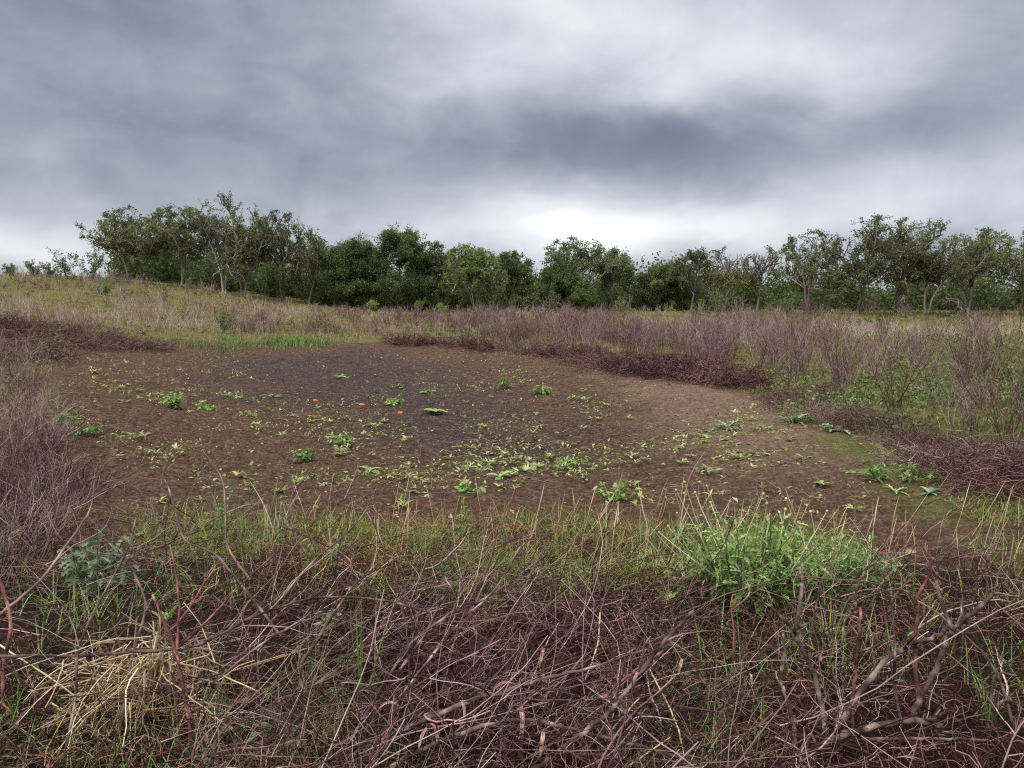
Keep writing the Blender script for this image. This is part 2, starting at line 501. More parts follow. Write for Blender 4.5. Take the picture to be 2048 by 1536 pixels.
def ground_mat():
    m_ = bpy.data.materials.new('ground_soil'); m_.use_nodes = True
    nt = m_.node_tree; N, L = nt.nodes, nt.links
    bs = N['Principled BSDF']
    geo = N.new('ShaderNodeNewGeometry')

    def attr(n):
        a = N.new('ShaderNodeAttribute'); a.attribute_name = n; return a.outputs['Fac']

    def noise(s, d=5, r=0.6, sc=(1, 1, 1)):
        mp = N.new('ShaderNodeMapping'); L.new(geo.outputs['Position'], mp.inputs[0]); mp.inputs['Scale'].default_value = sc
        n = N.new('ShaderNodeTexNoise'); n.inputs['Scale'].default_value = s; n.inputs['Detail'].default_value = d
        n.inputs['Roughness'].default_value = r; L.new(mp.outputs[0], n.inputs['Vector']); return n.outputs['Fac']

    def ramp(f, st):
        c = N.new('ShaderNodeValToRGB'); L.new(f, c.inputs[0]); E = c.color_ramp.elements
        E[0].position, E[0].color = st[0][0], srgb(*st[0][1]); E[1].position, E[1].color = st[-1][0], srgb(*st[-1][1])
        for p, q in st[1:-1]:
            e = E.new(p); e.color = srgb(*q)
        return c.outputs[0]

    def mix(f, a, b):
        x = N.new('ShaderNodeMix'); x.data_type = 'RGBA'; L.new(f, x.inputs[0]); L.new(a, x.inputs[6]); L.new(b, x.inputs[7]); return x.outputs[2]
    fine, mid = noise(26, 6, 0.7), noise(2.2, 5, 0.6)
    streak = noise(6.5, 4, 0.65, (1.0, 1.7, 1.0))
    fm = N.new('ShaderNodeMath'); fm.operation = 'MULTIPLY_ADD'; L.new(streak, fm.inputs[0]); fm.inputs[1].default_value = 0.6
    fs = N.new('ShaderNodeMath'); fs.operation = 'SUBTRACT'; L.new(fine, fs.inputs[0]); fs.inputs[1].default_value = 0.30; L.new(fs.outputs[0], fm.inputs[2])
    fine = fm.outputs[0]
    soil = ramp(fine, [(0.3, (52, 38, 31)), (0.5, (86, 65, 53)), (0.66, (126, 101, 84)), (0.8, (166, 140, 116))])
    dark = ramp(fine, [(0.32, (38, 30, 28)), (0.5, (68, 56, 52)), (0.72, (116, 102, 95))])
    tan = ramp(fine, [(0.3, (100, 81, 68)), (0.55, (136, 114, 97)), (0.75, (172, 150, 130))])
    grass = ramp(mid, [(0.3, (92, 74, 58)), (0.5, (104, 96, 58)), (0.7, (112, 118, 60))])
    mat_ = ramp(fine, [(0.3, (30, 21, 19)), (0.6, (54, 38, 33)), (0.8, (86, 64, 54))])  # dark bank soil, deepened so its colour carries the shade of the gaps
    moss = ramp(fine, [(0.3, (70, 72, 40)), (0.6, (104, 108, 58)), (0.8, (136, 136, 82))])
    c = mix(attr('wet'), soil, dark)
    c = mix(attr('dry'), c, tan)
    c = mix(attr('field'), c, grass)
    c = mix(attr('bank'), c, mat_)
    c = mix(attr('moss'), c, moss)
    L.new(c, bs.inputs['Base Color'])
    bs.inputs['Roughness'].default_value = 0.95
    bs.inputs['Specular IOR Level'].default_value = 0.1
    vo = N.new('ShaderNodeTexVoronoi'); vo.inputs['Scale'].default_value = 9; L.new(geo.outputs['Position'], vo.inputs['Vector'])
    ad = N.new('ShaderNodeMath'); ad.operation = 'MULTIPLY_ADD'; L.new(vo.outputs['Distance'], ad.inputs[0]); ad.inputs[1].default_value = -0.6; L.new(fine, ad.inputs[2])
    bp = N.new('ShaderNodeBump'); bp.inputs['Strength'].default_value = 1.0; bp.inputs['Distance'].default_value = 0.06
    L.new(ad.outputs[0], bp.inputs['Height']); L.new(bp.outputs[0], bs.inputs['Normal'])
    return m_


# ------------------------------------------------------------------ the ground
def build_ground():
    def axis(lo, hi, near, step, growth):
        v, s, r = [0.0], step, []
        while v[-1] < hi:
            if v[-1] > near: s *= growth
            v.append(v[-1] + s)
        w, s = [0.0], step
        while w[-1] > lo:
            if w[-1] < -near: s *= growth
            w.append(w[-1] - s)
        return np.array(sorted(set(w + v)))
    ys, s = [-30.0, -15, -8, -4, -2, -1, 0], 0.06
    while ys[-1] < 900:
        if ys[-1] > 10: s *= 1.006 if ys[-1] < 60 else 1.06
        ys.append(ys[-1] + s)
    ys = np.array(ys)
    xs = axis(-900, 900, 8, 0.075, 1.02)
    X, Y = np.meshgrid(xs, ys)
    s = pond_sd(X, Y)
    Z = G(X, Y)
    rough = 0.25 + 0.75 * sst(s, -1, 0.5)
    clod = (fbm(X * 3.1, Y * 5.5, 21, 4, 0.75) - 0.5) * 0.13 + (fbm(X * 0.9, Y * 1.3, 31, 3) - 0.5) * 0.16
    Z = Z + clod * rough * (1 - sst(Y, 36, 46))
    ny, nx = X.shape
    i = np.arange(ny * nx).reshape(ny, nx)
    Q = np.stack([i[:-1, :-1], i[:-1, 1:], i[1:, 1:], i[1:, :-1]], -1).reshape(-1, 4)
    b = MB().add(np.stack([X, Y, Z], -1), Q=Q, A=0.5)
    o = b.build('ground', ground_mat())
    me = o.data

    def put(name, v):
        a = me.attributes.new(name, 'FLOAT', 'POINT'); a.data.foreach_set('value', np.clip(v, 0, 1).astype(np.float32).ravel())
    n1 = fbm(X * 0.35, Y * 0.35, 41, 4); n2 = fbm(X * 1.3, Y * 1.3, 51, 4)
    put('wet', sst(s + (n1 - 0.5) * 5 + (n2 - 0.5) * 1.5, 0.8, 6.5) * sst(Y, 8, 13))
    put('dry', sst(X + (n2 - 0.5) * 1.8, 1.6, 3.6) * sst(s, -0.8, 0.2) * sst(Y, 7, 11) * 0.6)
    put('field', (1 - sst(s, -1.5, 0.0)) * sst(Y, 8, 11))
    put('bank', (1 - sst(Y + (n2 - 0.5) * 2.0, 4.4, 6.0)) * (1 - sst(s, -0.6, 0.4)))
    put('moss', sst(X, 3.4, 4.6) * sst(n2 + 0.15 * n1, 0.45, 0.62) * sst(Y, 4, 5.5) * (1 - sst(Y, 10, 12)))
    tag(o, kind='structure')


build_ground()


# ------------------------------------------------------------------ trees
def make_tree(kind, H, W, lean=0.0, trunks=1, splay=0.15, bare=0.0, dens=1.0, leaf=0.13, low=0.20):
    n0 = trunks
    ang = RNG.uniform(0, 2 * np.pi, n0)
    sp = splay * (np.arange(n0) > 0 if n0 > 1 else np.ones(n0)) * RNG.uniform(0.6, 1.4, n0)
    D0 = np.stack([np.cos(ang) * sp, np.sin(ang) * sp, np.ones(n0)], -1)
    S0 = np.stack([np.cos(ang), np.sin(ang), 0 * ang], -1) * 0.12 * (n0 > 1)
    levels = []
    if kind == 'oak':
        L0 = H * RNG.uniform(0.40, 0.52, n0)
        P0 = grow(S0, D0, L0, 8, 0.10, 0.05)
        nb = 7 if n0 == 1 else 5
        S, D, i, t = sprout(P0, nb, 0.5, 1.0, 0.75, 0.25)
        # one leader continues each trunk
        S = np.concatenate([S, P0[:, -1]]); D = np.concatenate([D, nrm(P0[:, -1] - P0[:, -2])])
        P1 = grow(S, D, H * RNG.uniform(0.38, 0.60, len(S)), 9, 0.20, 0.07)
        S, D, i, t = sprout(P1, 8, 0.25, 1.0, 0.8, 0.25)
        P2 = grow(S, D, H * RNG.uniform(0.12, 0.26, len(S)), 6, 0.24, 0.05)
        S, D, i, t = sprout(P2, 6, 0.2, 1.0, 0.8, 0.3)
        P3 = grow(S, D, H * RNG.uniform(0.05, 0.12, len(S)), 4, 0.25, 0.05)
        r0 = 0.019 * H
        radii = [(r0 / n0 ** 0.4, r0 * 0.5), (r0 * 0.46, 0.035), (0.042, 0.018), (0.02, 0.010)]
    else:
        L0 = H * RNG.uniform(0.86, 0.96, n0)
        P0 = grow(S0, D0, L0, 10, 0.05, 0.05)
        S, D, i, t = sprout(P0, 46, 0.08, 0.99, 1.15, 0.2)
        P1 = grow(S, D, (0.12 + (1 - t) ** 0.75) * W * 0.5 * RNG.uniform(0.7, 1.15, len(S)), 6, 0.14, 0.10)
        S, D, i, t = sprout(P1, 7, 0.15, 1.0, 0.7, 0.3)
        P2 = grow(S, D, H * RNG.uniform(0.07, 0.15, len(S)), 5, 0.2, 0.06)
        S, D, i, t = sprout(P2, 4, 0.1, 1.0, 0.7, 0.3)
        P3 = grow(S, D, H * RNG.uniform(0.03, 0.07, len(S)), 3, 0.2, 0.05)
        r0 = 0.014 * H
        radii = [(r0, 0.02), (0.03, 0.012), (0.015, 0.008), (0.01, 0.006)]
    Ps = [P0, P1, P2, P3]
    allp = P3.reshape(-1, 3)
    sx = W / max(np.ptp(np.percentile(allp[:, 0], [1.5, 98.5])), 0.1)
    sz = H / np.percentile(allp[:, 2], 99.0 if kind == 'oak' else 99.9)
    cx = np.median(allp[:, 0])
    for P in Ps:
        zz = np.clip(P[..., 2] / H, 0, 1)
        P[..., 0] = (P[..., 0] - cx * zz) * (sx * zz + (1 - zz)) if kind == 'oak' else P[..., 0] * sx
        P[..., 1] *= min(sx, 1.4)
        P[..., 2] *= sz
        zc = P[..., 2] / H
        if kind == 'oak':                                        # a rounded crown: limbs crowd back where they would leave it
            env = W * 0.5 * np.sqrt(np.clip(1 - ((zc - 0.58) / 0.46) ** 2, 0.03, 1)) * 1.3
            P[..., 0] = np.where(zc > 0.2, env * np.tanh(P[..., 0] / env), P[..., 0])
            top = 0.66 + 0.34 * np.sqrt(np.clip(1 - (P[..., 0] / (0.62 * W)) ** 2, 0, 1)) * (0.9 + 0.2 * vnoise(P[..., 0] * 0.9, P[..., 1] * 0.9, int(H * 997) % 1000))
            P[..., 2] = np.where(zc > top - 0.14, H * (top - 0.14 + 0.14 * np.tanh((zc - top + 0.14) / 0.14)), P[..., 2])
            P[..., 1] = np.where(zc > 0.2, env * np.tanh(P[..., 1] / env), P[..., 1])
        P[..., 0] += lean * H * (np.clip(P[..., 2] / H, 0, 1.1)) ** 1.5
    wood = MB()
    for P, (a, b) in zip(Ps, radii):
        wood.tubes(P, taper(len(P), P.shape[1], a, b) * (1.0 if len(P) > 40 else 1.0), 6 if len(P) < 60 else 3)
    # leaves in clusters along the twigs
    nl = int((9 if kind == 'oak' else 10) * dens)
    Q = np.concatenate([P3[:, 1:].reshape(-1, 3), P2[:, -2:].reshape(-1, 3)])
    clump = fbm(Q[:, 0] * 0.9 + Q[:, 2] * 0.35, Q[:, 1] * 0.9 + Q[:, 2] * 0.8, int(RNG.integers(1e6)), 3)
    keep = RNG.random(len(Q)) < np.clip((0.55 + 2.2 * (clump - 0.42)) if dens > 1 else (0.46 + 1.5 * (clump - 0.42)), 0.10, 1.0)
    keep &= Q[:, 2] > (low * H if kind == 'oak' else 0.05 * H)
    if bare: keep &= ~((Q[:, 2] > (1 - bare) * H) & (RNG.random(len(Q)) < 0.93))
    Q = Q[keep]; cl = clump[keep]
    B = np.repeat(Q, nl, 0); B = B + RNG.normal(size=B.shape) * ((0.14 if dens > 1 else 0.075) if kind == 'oak' else 0.12)
    D = RNG.normal(size=B.shape) + np.array([0, 0, 0.3])
    tint = np.clip(np.repeat((cl - 0.5) * 1.1 + 0.5, nl) + RNG.normal(size=len(B)) * 0.18, 0, 1)
    crown = MB().kites(B, D, leaf * RNG.uniform(0.7, 1.4, len(B)), leaf * RNG.uniform(0.45, 0.8, len(B)), A=tint)
    return wood, crown


TREES = [  # px, top, base, width px, depth, kind, lean, trunks, bare, dens, leaf, wood, name, label
    (262, 434, 562, 125, 56, 'oak', -0.34, 1, 0, 0.99, 'oak_leaf', 'bark_grey', 'leaning_oak_tree', 'dark oak leaning out to the left at the left end of the tree line'),
    (295, 413, 575, 135, 58, 'oak', 0.0, 1, 0, 0.99, 'oak_leaf', 'bark_pale', 'oak_tree', 'dense oak on one straight pale trunk beside the left-leaning oak'),
    (368, 410, 578, 120, 58, 'oak', 0.05, 2, 0, 0.99, 'oak_leaf', 'bark_pale', 'oak_tree', 'oak with a forked pale trunk just left of the tallest tree'),
    (452, 381, 588, 150, 58, 'oak', 0.02, 2, 0, 0.75, 'oak_leaf', 'bark_pale', 'oak_tree', 'tallest airy oak of the tree line with twin pale trunks'),
    (490, 452, 592, 110, 59, 'oak', 0.10, 3, 0, 0.99, 'oak_leaf', 'bark_pale', 'oak_tree', 'low oak with three slanting pale trunks at the foot of the tallest tree'),
    (572, 421, 595, 130, 60, 'oak', 0.05, 2, 0, 0.99, 'oak_leaf', 'bark_grey', 'oak_tree', 'broad oak with grey trunks right of the tallest tree'),
    (620, 470, 598, 90, 60, 'oak', 0.05, 1, 0, 0.99, 'oak_leaf', 'bark_grey', 'oak_tree', 'lower oak whose crown slopes down right of the broad grey-trunked oak'),
    (668, 482, 602, 90, 60, 'cedar', 0, 1, 0.1, 1.2, 'cedar_leaf', 'bark_grey', 'juniper_tree', 'short dark juniper below the right slope of the oak clump'),
    (706, 466, 606, 85, 61, 'cedar', 0, 1, 0.12, 1.2, 'cedar_leaf', 'bark_grey', 'juniper_tree', 'dark juniper with bare twig tips left of the tall pointed juniper'),
    (738, 500, 608, 70, 62, 'oak', 0, 1, 0, 1.2, 'oak_leaf', 'bark_pale', 'slender_tree', 'slender tree on one thin pale trunk between two junipers'),
    (790, 448, 610, 125, 60, 'cedar', 0, 1, 0.10, 1.4, 'cedar_leaf', 'bark_grey', 'juniper_tree', 'tall pointed dark juniper standing highest in the middle of the tree line'),
    (865, 482, 611, 105, 61, 'oak', 0, 2, 0, 0.99, 'cedar_leaf', 'bark_grey', 'oak_tree', 'rounded dark oak left of the yellow-green tree'),
    (910, 485, 612, 95, 62, 'oak', 0.05, 1, 0.25, 1.0, 'oak_leaf', 'bark_grey', 'oak_tree', 'grey twiggy tree rising behind the yellow-green tree'),
    (950, 495, 613, 135, 57, 'oak', -0.02, 4, 0, 0.9, 'pale_leaf', 'bark_pale', 'pale_green_tree', 'yellow-green tree on several crooked bare pale stems'),
    (1022, 500, 613, 100, 61, 'oak', 0, 2, 0, 0.99, 'cedar_leaf', 'bark_grey', 'oak_tree', 'dark rounded tree right of the yellow-green tree'),
    (1158, 476, 616, 190, 60, 'oak', 0, 2, 0, 0.99, 'cedar_leaf', 'bark_grey', 'domed_oak_tree', 'wide dark domed tree with a spiky top in the middle of the tree line'),
    (1105, 530, 616, 110, 58, 'cedar', 0, 1, 0, 1.3, 'cedar_leaf', 'bark_grey', 'juniper_tree', 'low dark juniper against the left side of the domed tree'),
    (1228, 498, 616, 75, 61, 'oak', 0.05, 1, 0, 1.1, 'cedar_leaf', 'bark_grey', 'oak_tree', 'small airy tree at the right shoulder of the domed tree'),
    (1288, 530, 618, 90, 60, 'cedar', 0, 1, 0.05, 1.2, 'oak_leaf', 'bark_grey', 'juniper_tree', 'lowest olive-green tree in the dip right of the domed tree'),
    (1340, 520, 619, 80, 61, 'cedar', 0, 1, 0.1, 1.2, 'cedar_leaf', 'bark_grey', 'juniper_tree', 'low dark juniper between the dip and the round airy oak'),
    (1380, 497, 620, 110, 58, 'oak', 0.04, 1, 0, 0.9, 'oak_leaf', 'bark_grey', 'oak_tree', 'round airy oak left of the two bare-topped trees'),
    (1440, 490, 621, 80, 58, 'oak', 0.08, 1, 0.45, 0.9, 'oak_leaf', 'bark_grey', 'half_dead_tree', 'half-dead tree with a bare top, nearer the round airy oak'),
    (1512, 488, 622, 85, 59, 'oak', 0.02, 1, 0.45, 0.9, 'oak_leaf', 'bark_grey', 'half_dead_tree', 'half-dead tree with a bare top, nearer the windswept oaks'),
    (1610, 460, 626, 140, 55, 'oak', 0.03, 2, 0, 0.98, 'oak_leaf', 'bark_pale', 'oak_tree', 'airy oak with a slanting pale trunk at the left of the windswept oaks'),
    (1715, 432, 628, 150, 54, 'oak', 0.03, 2, 0, 0.98, 'oak_leaf', 'bark_grey', 'windswept_oak_tree', 'tallest airy oak among the windswept oaks at right'),
    (1790, 434, 629, 170, 55, 'oak', 0.10, 2, 0, 0.98, 'oak_leaf', 'bark_grey', 'windswept_oak_tree', 'windswept oak leaning right, overlapping the tallest airy oak at right'),
    (1850, 470, 629, 150, 54, 'oak', 0.16, 2, 0, 0.98, 'oak_leaf', 'bark_grey', 'windswept_oak_tree', 'lower windswept oak leaning right before a gap of sky'),
    (1935, 455, 629, 170, 53, 'oak', 0.14, 2, 0, 0.98, 'oak_leaf', 'bark_grey', 'windswept_oak_tree', 'windswept oak with a thick slanting trunk right of the gap of sky'),
    (2035, 452, 629, 170, 53, 'oak', 0.12, 2, 0, 0.98, 'oak_leaf', 'bark_grey', 'windswept_oak_tree', 'rightmost windswept oak cut by the edge of the photo'),
    (2140, 440, 629, 180, 53, 'oak', 0.05, 2, 0, 0.98, 'oak_leaf', 'bark_grey', 'oak_tree', 'oak standing beyond the rightmost windswept oak'),
]
for (px, top, base, wpx, dep, kind, lean, ntr, bare, dens, lm, bm, name, label) in TREES:
    x = (px - 1024) / FPX * dep
    zg = float(G(x, dep)) - 0.05
    r = ray(px, top); H = EYE + r[2] / r[1] * dep - zg
    wood, crown = make_tree(kind, H, wpx / FPX * dep, lean, ntr, 0.22, bare, dens)
    e = tag(empty(name, (x, dep, zg)), label, 'tree', 'trees along the edge of the field')
    wood.build('trunk', M[bm], e)
    crown.build('crown', M[lm], e)


# dark woodland behind the front trees: one mass nobody could count
def woods():
    n = 950
    az = RNG.uniform(-0.50, 0.82, n)
    dep = RNG.uniform(63, 80, n)
    x = np.tan(az) * dep
    keep = pix(x, dep) > 238
    x, dep = x[keep], dep[keep]
    z = G(x, dep)
    hh = (1.0 + 3.9 * RNG.random(len(x)) ** 1.3) * (0.6 + 0.8 * vnoise(x * 0.45, dep * 0.3, 33)) * np.where(x < -12, 1.15, 1.0)
    nb = 210
    idx = np.repeat(np.arange(len(x)), nb)
    v = nrm(RNG.normal(size=(len(idx), 3))) * RNG.random((len(idx), 1)) ** 0.45
    c = np.stack([x, dep, z + hh * 0.45], -1)[idx]
    B = c + v * np.stack([0.95 + 0 * x, 0.95 + 0 * x, hh * 0.58], -1)[idx]
    D = RNG.normal(size=B.shape)
    t = np.clip((RNG.random(len(x)) * 0.4)[idx] + RNG.normal(size=len(idx)) * 0.15, 0, 1)
    s = RNG.uniform(0.14, 0.34, len(idx))
    tag(MB().kites(B, D, s, s * 0.7, A=t).build('woods', M['cedar_leaf']), kind='stuff')
    P = grow(np.stack([x, dep, z], -1), RNG.normal(size=(len(x), 3)) * 0.15 + np.array([0, 0, 1.0]), hh * 0.9, 5, 0.12)
    return P


woods()


def leafy_bush(H, W, nst, leaf, mat_leaf, mat_stem, name, loc, label, cat='bush', group=None):
    a = RNG.uniform(0, 2 * np.pi, nst); rad = RNG.uniform(0.1, 1, nst) ** 0.7
    D = np.stack([np.cos(a) * rad * W / H * 0.6, np.sin(a) * rad * W / H * 0.6, np.ones(nst)], -1)
    P = grow(np.zeros((nst, 3)), D, H * RNG.uniform(0.7, 1.05, nst), 6, 0.12, 0.02)
    S, D1, i, t = sprout(P, 6, 0.2, 1, 0.8, 0.3)
    P1 = grow(S, D1, H * RNG.uniform(0.15, 0.3, len(S)), 4, 0.2, 0.02)
    Q = np.repeat(P1[:, 1:].reshape(-1, 3), 5, 0); Q = Q + RNG.normal(size=Q.shape) * 0.03 * H
    e = tag(empty(name, loc), label, cat, group)
    for k in range(nst):
        q = P1[i == k]
        MB().tubes(P[k:k + 1], taper(1, 6, 0.008 * H, 0.003 * H), 4).tubes(q, taper(len(q), 4, 0.003 * H, 0.0015 * H), 3).build('stem', M[mat_stem], e)
    MB().kites(Q, RNG.normal(size=Q.shape) + np.array([0, 0, 0.3]), leaf * RNG.uniform(0.7, 1.3, len(Q)), leaf * RNG.uniform(0.35, 0.6, len(Q))).build('leaves', M[mat_leaf], e)
    return e


for (px, py, dep, Hm, Wm, ml, label) in [
    (1436, 632, 48, 2.0, 2.0, 'field_weed', 'pale grey-green bush in front of the half-dead trees'),
    (746, 616, 56, 0.9, 1.0, 'bright_leaf', 'bright green low bush at the foot of the tall pointed juniper'),
    (885, 618, 56, 0.8, 1.6, 'bright_leaf', 'low wide bright green bush at the foot of the rounded dark oak'),
    (842, 618, 56, 1.0, 0.7, 'pale_leaf', 'upright pale green weed bush left of the low wide bright bush'),
    (448, 640, 36, 1.2, 1.2, 'field_weed', 'dusty green leafy bush standing alone on the hillside below the tallest oak'),
    (215, 590, 45, 0.9, 1.4, 'field_weed', 'dark green bush on the hillside below the leaning oak'),
    (1240, 628, 54, 0.9, 0.9, 'pale_leaf', 'small pale green bush below the right shoulder of the domed tree'),
    (1575, 632, 50, 1.2, 1.6, 'oak_leaf', 'grey-green bush below the airy oak with the slanting pale trunk'),
]:
    x = (px - 1024) / FPX * dep
    leafy_bush(Hm, Wm, 9 if dep < 46 else 16, 0.08, ml, 'bark_grey', 'leafy_bush', (x, dep, float(G(x, dep)) - 0.03), label)


for (px, top, dep, Wm, ns, label) in [
    (142, 503, 52, 1.9, 9, 'airy small tree on the ridge left of the leaning oak'),
    (192, 497, 53, 1.8, 10, 'twiggy small tree tucked under the leaning oak'),
    (78, 520, 52, 1.4, 7, 'second bushy sapling from the left on the hill ridge'),
    (28, 528, 51, 1.3, 7, 'leftmost bushy sapling on the hill ridge'),
    (108, 530, 53, 1.2, 6, 'low sapling between the airy small tree and the bushy saplings'),
]:
    x = (px - 1024) / FPX * dep; zg = float(G(x, dep)) - 0.05
    r = ray(px, top); hh = EYE + r[2] / r[1] * dep - zg
    leafy_bush(hh, Wm, ns, 0.13, 'oak_leaf', 'bark_grey', 'small_tree', (x, dep, zg), label, 'tree', 'small trees on the ridge')


# ------------------------------------------------------------------ field cover (stuff)
def polar(n, d0, d1, a0=-0.72, a1=0.72, pw=1.0):
    """random ground points, thinning out with distance"""
    u = RNG.random(n)
    d = (d0 ** -pw + u * (d1 ** -pw - d0 ** -pw)) ** (-1 / pw)
    a = RNG.uniform(a0, a1, n)
    x, y = d * np.tan(a), d
    return x, y


def field_cover():
    # grass of the old field, green and straw patches
    x, y = polar(190000, 10, 80)
    s = pond_sd(x, y); px = pix(x, y)
    green = fbm(x * 0.16, y * 0.10, 61, 4)
    k = (s < -0.3) & ((y > 12) | (x > 5.2))
    k &= RNG.random(len(x)) < np.where(green > 0.44, 1.0, 0.5)
    x, y, green, px, s = x[k], y[k], green[k], px[k], s[k]
    h = RNG.uniform(0.07, 0.30, len(x)) * (0.7 + 0.6 * sst(y, 20, 45)) * (0.5 + vnoise(x * 1.3, y * 1.1, 63))
    B = np.stack([x, y, G(x, y) - 0.02], -1)
    D = RNG.normal(size=B.shape) * 0.6 + np.array([0, 0, 1.0])
    t = np.clip(1.65 - green * 2.3 + RNG.normal(size=len(x)) * 0.17, 0, 1)
    t = np.where((px > 1350), t - np.where(y > 36, 0.3, 0.18), t) + (vnoise(x * 0.9, y * 0.6, 65) - 0.5) * 0.6 + (fbm(x * 0.12, y * 0.08, 66, 3) - 0.5) * 0.8
    w = 0.008 + 0.00060 * y
    tag(MB().strips(B, D, h, w, K=2, arch=-0.5, prof='blade', fold=0, A=t).build('field_grass', M['field_grass']), kind='stuff')
    # pinkish dry stalks standing over it
    x, y = polar(17000, 13, 62)
    s = pond_sd(x, y); px = pix(x, y)
    n = fbm(x * 0.14 + 4, y * 0.10, 71, 4)
    band = np.where(px > 680, sst(y, 26, 36) * (1 - 0.75 * sst(y, 50, 58)), 1.0 * (1 - 0.45 * sst(y, 48, 56)))
    k = (s < -1.2) & (RNG.random(len(x)) < band * sst(n, 0.32, 0.56) * 1.1 * np.where(px > 1540, 0.5, 1.0)) & ~((px > 1420) & (y > 43) & (RNG.random(len(x)) < 0.6)) & ((px > 1000) | (s < -4.5))
    x, y = x[k], y[k]
    hc = RNG.uniform(0.28, 0.85, len(x)) * (0.65 + 0.7 * vnoise(x * 0.5, y * 0.4, 67)); tc = RNG.random(len(x)) + (fbm(x * 0.2, y * 0.14, 69, 3) - 0.5) * 2.0
    x = np.repeat(x, 8); y = np.repeat(y, 8); h = np.repeat(hc, 8) * RNG.uniform(0.5, 1.05, len(x))
    tc = np.clip(np.repeat(tc, 8) + RNG.normal(size=len(x)) * 0.15, 0, 1)
    x = x + RNG.normal(size=len(x)) * 0.05; y = y + RNG.normal(size=len(x)) * 0.05
    B = np.stack([x, y, G(x, y) - 0.02], -1)
    P = grow(B, RNG.normal(size=B.shape) * 0.33 + np.array([0.03, 0, 1.0]), h, 4, 0.12)
    r = 0.0025 + 0.00013 * y
    b = MB().tubes(P, taper(len(P), 4, r, r * 0.6), 3, A=tc)
    S, D, i, t = sprout(P, 2, 0.4, 0.95, 0.5, 0.2)
    P1 = grow(S, D, h[i] * RNG.uniform(0.25, 0.45, len(i)), 3, 0.1, 0.1)
    b.tubes(P1, taper(len(P1), 3, r[i] * 0.7, r[i] * 0.5), 3, A=tc[i])
    tag(b.build('dry_stalk_undergrowth', M['stalk']), kind='stuff')
    # leafy weeds in patches over the field
    x, y = polar(9500, 11, 58, pw=0.7)
    s = pond_sd(x, y); px = pix(x, y)
    k = (s < -0.6) & (fbm(x * 0.25 + 9, y * 0.2, 73, 4) + RNG.normal(size=len(x)) * 0.06 > 0.53) & ((y > 13) | (x > 5.5))
    x, y = x[k], y[k]; c = RNG.random(len(x)); w = RNG.uniform(0.08, 0.30, len(x))
    x = np.repeat(x, 15); y = np.repeat(y, 15); w = np.repeat(w, 15); c = np.repeat(c, 15)
    off = RNG.normal(size=(len(x), 3)) * np.array([1, 1, 0.5])
    B = np.stack([x, y, G(x, y) + w * 0.6], -1) + off * w[:, None] * 0.6
    sz = RNG.uniform(0.04, 0.09, len(x)) * (0.7 + 0.02 * y)
    tag(MB().kites(B, RNG.normal(size=B.shape) + np.array([0, 0, 0.4]), sz, sz * 0.6, A=np.clip(c + RNG.normal(size=len(x)) * 0.12, 0, 1)).build('field_weeds', M['field_weed']), kind='stuff')
    # bright grass strips at the far shore
    out = MB()
    for (pxa, pya, pxb, pyb, n_, wd) in [(330, 684, 690, 682, 5200, 1.6), (800, 676, 930, 672, 1500, 0.8), (930, 684, 1080, 690, 500, 0.8), (1010, 703, 1240, 728, 300, 0.5)]:
        a, c = ph(pxa, pya), ph(pxb, pyb)
        u = RNG.random(n_)[:, None]
        p = a * (1 - u) + c * u + RNG.normal(size=(n_, 3)) * np.array([0.4, wd, 0])
        cl = fbm(p[:, 0] * 0.9, p[:, 1] * 0.6, 81, 3)
        p = p[cl + RNG.normal(size=len(cl)) * 0.05 > 0.49]
        p[:, 2] = G(p[:, 0], p[:, 1]) - 0.01
        out.strips(p, RNG.normal(size=p.shape) * 0.45 + np.array([0, 0, 1.0]), RNG.uniform(0.12, 0.34, len(p)), 0.028, K=3, arch=-0.6, prof='blade', fold=0)
    tag(out.build('shore_grass', M['lush_grass']), kind='stuff')
    # ground weeds on the right side, close
    x, y = polar(26000, 6.5, 26, 0.30, 0.75)
    s = pond_sd(x, y); n = fbm(x * 0.5, y * 0.4, 91, 4)
    k = (s < -0.1) & (n > 0.47)
    x, y = x[k], y[k]
    p = np.stack([x, y, G(x, y)], -1)
    b = MB().strips(p, RNG.normal(size=p.shape) * 0.5 + np.array([0, 0, 0.8]), RNG.uniform(0.03, 0.11, len(p)), 0.003 + 0.0008 * y, K=3, arch=-0.9, prof='blade', fold=0)
    tag(b.build('green_weeds', M['moss_grass']), kind='stuff')


field_cover()


# ------------------------------------------------------------------ leafless shrubs
def make_shrub(H, n, spread, r, up=0.04, lean=(0, 0), l1=5, l2=3, wig=0.09, base=0.12):
    a = RNG.uniform(0, 2 * np.pi, n); rad = RNG.uniform(0, 1, n) ** 0.6
    D = np.stack([np.cos(a) * rad * spread + lean[0], np.sin(a) * rad * spread + lean[1], np.ones(n)], -1)
    S = np.stack([np.cos(a) * rad * base, np.sin(a) * rad * base, 0 * a], -1)
    P0 = grow(S, D, H * RNG.uniform(0.65, 1.05, n), 7, wig, up)
    b = MB().tubes(P0, taper(n, 7, r * RNG.uniform(0.7, 1.2, n), r * 0.35), 4)
    S, D, i, t = sprout(P0, l1, 0.25, 0.95, 0.5, 0.2)
    P1 = grow(S, D, H * RNG.uniform(0.18, 0.42, len(S)), 5, wig * 1.2, up)
    b.tubes(P1, taper(len(P1), 5, r * 0.5, r * 0.28), 3)
    if l2:
        S, D, i, t = sprout(P1, l2, 0.25, 1.0, 0.5, 0.2)
        P2 = grow(S, D, H * RNG.uniform(0.08, 0.2, len(S)), 4, wig * 1.3, up)
        b.tubes(P2, taper(len(P2), 4, r * 0.32, r * 0.2), 3)
    return b


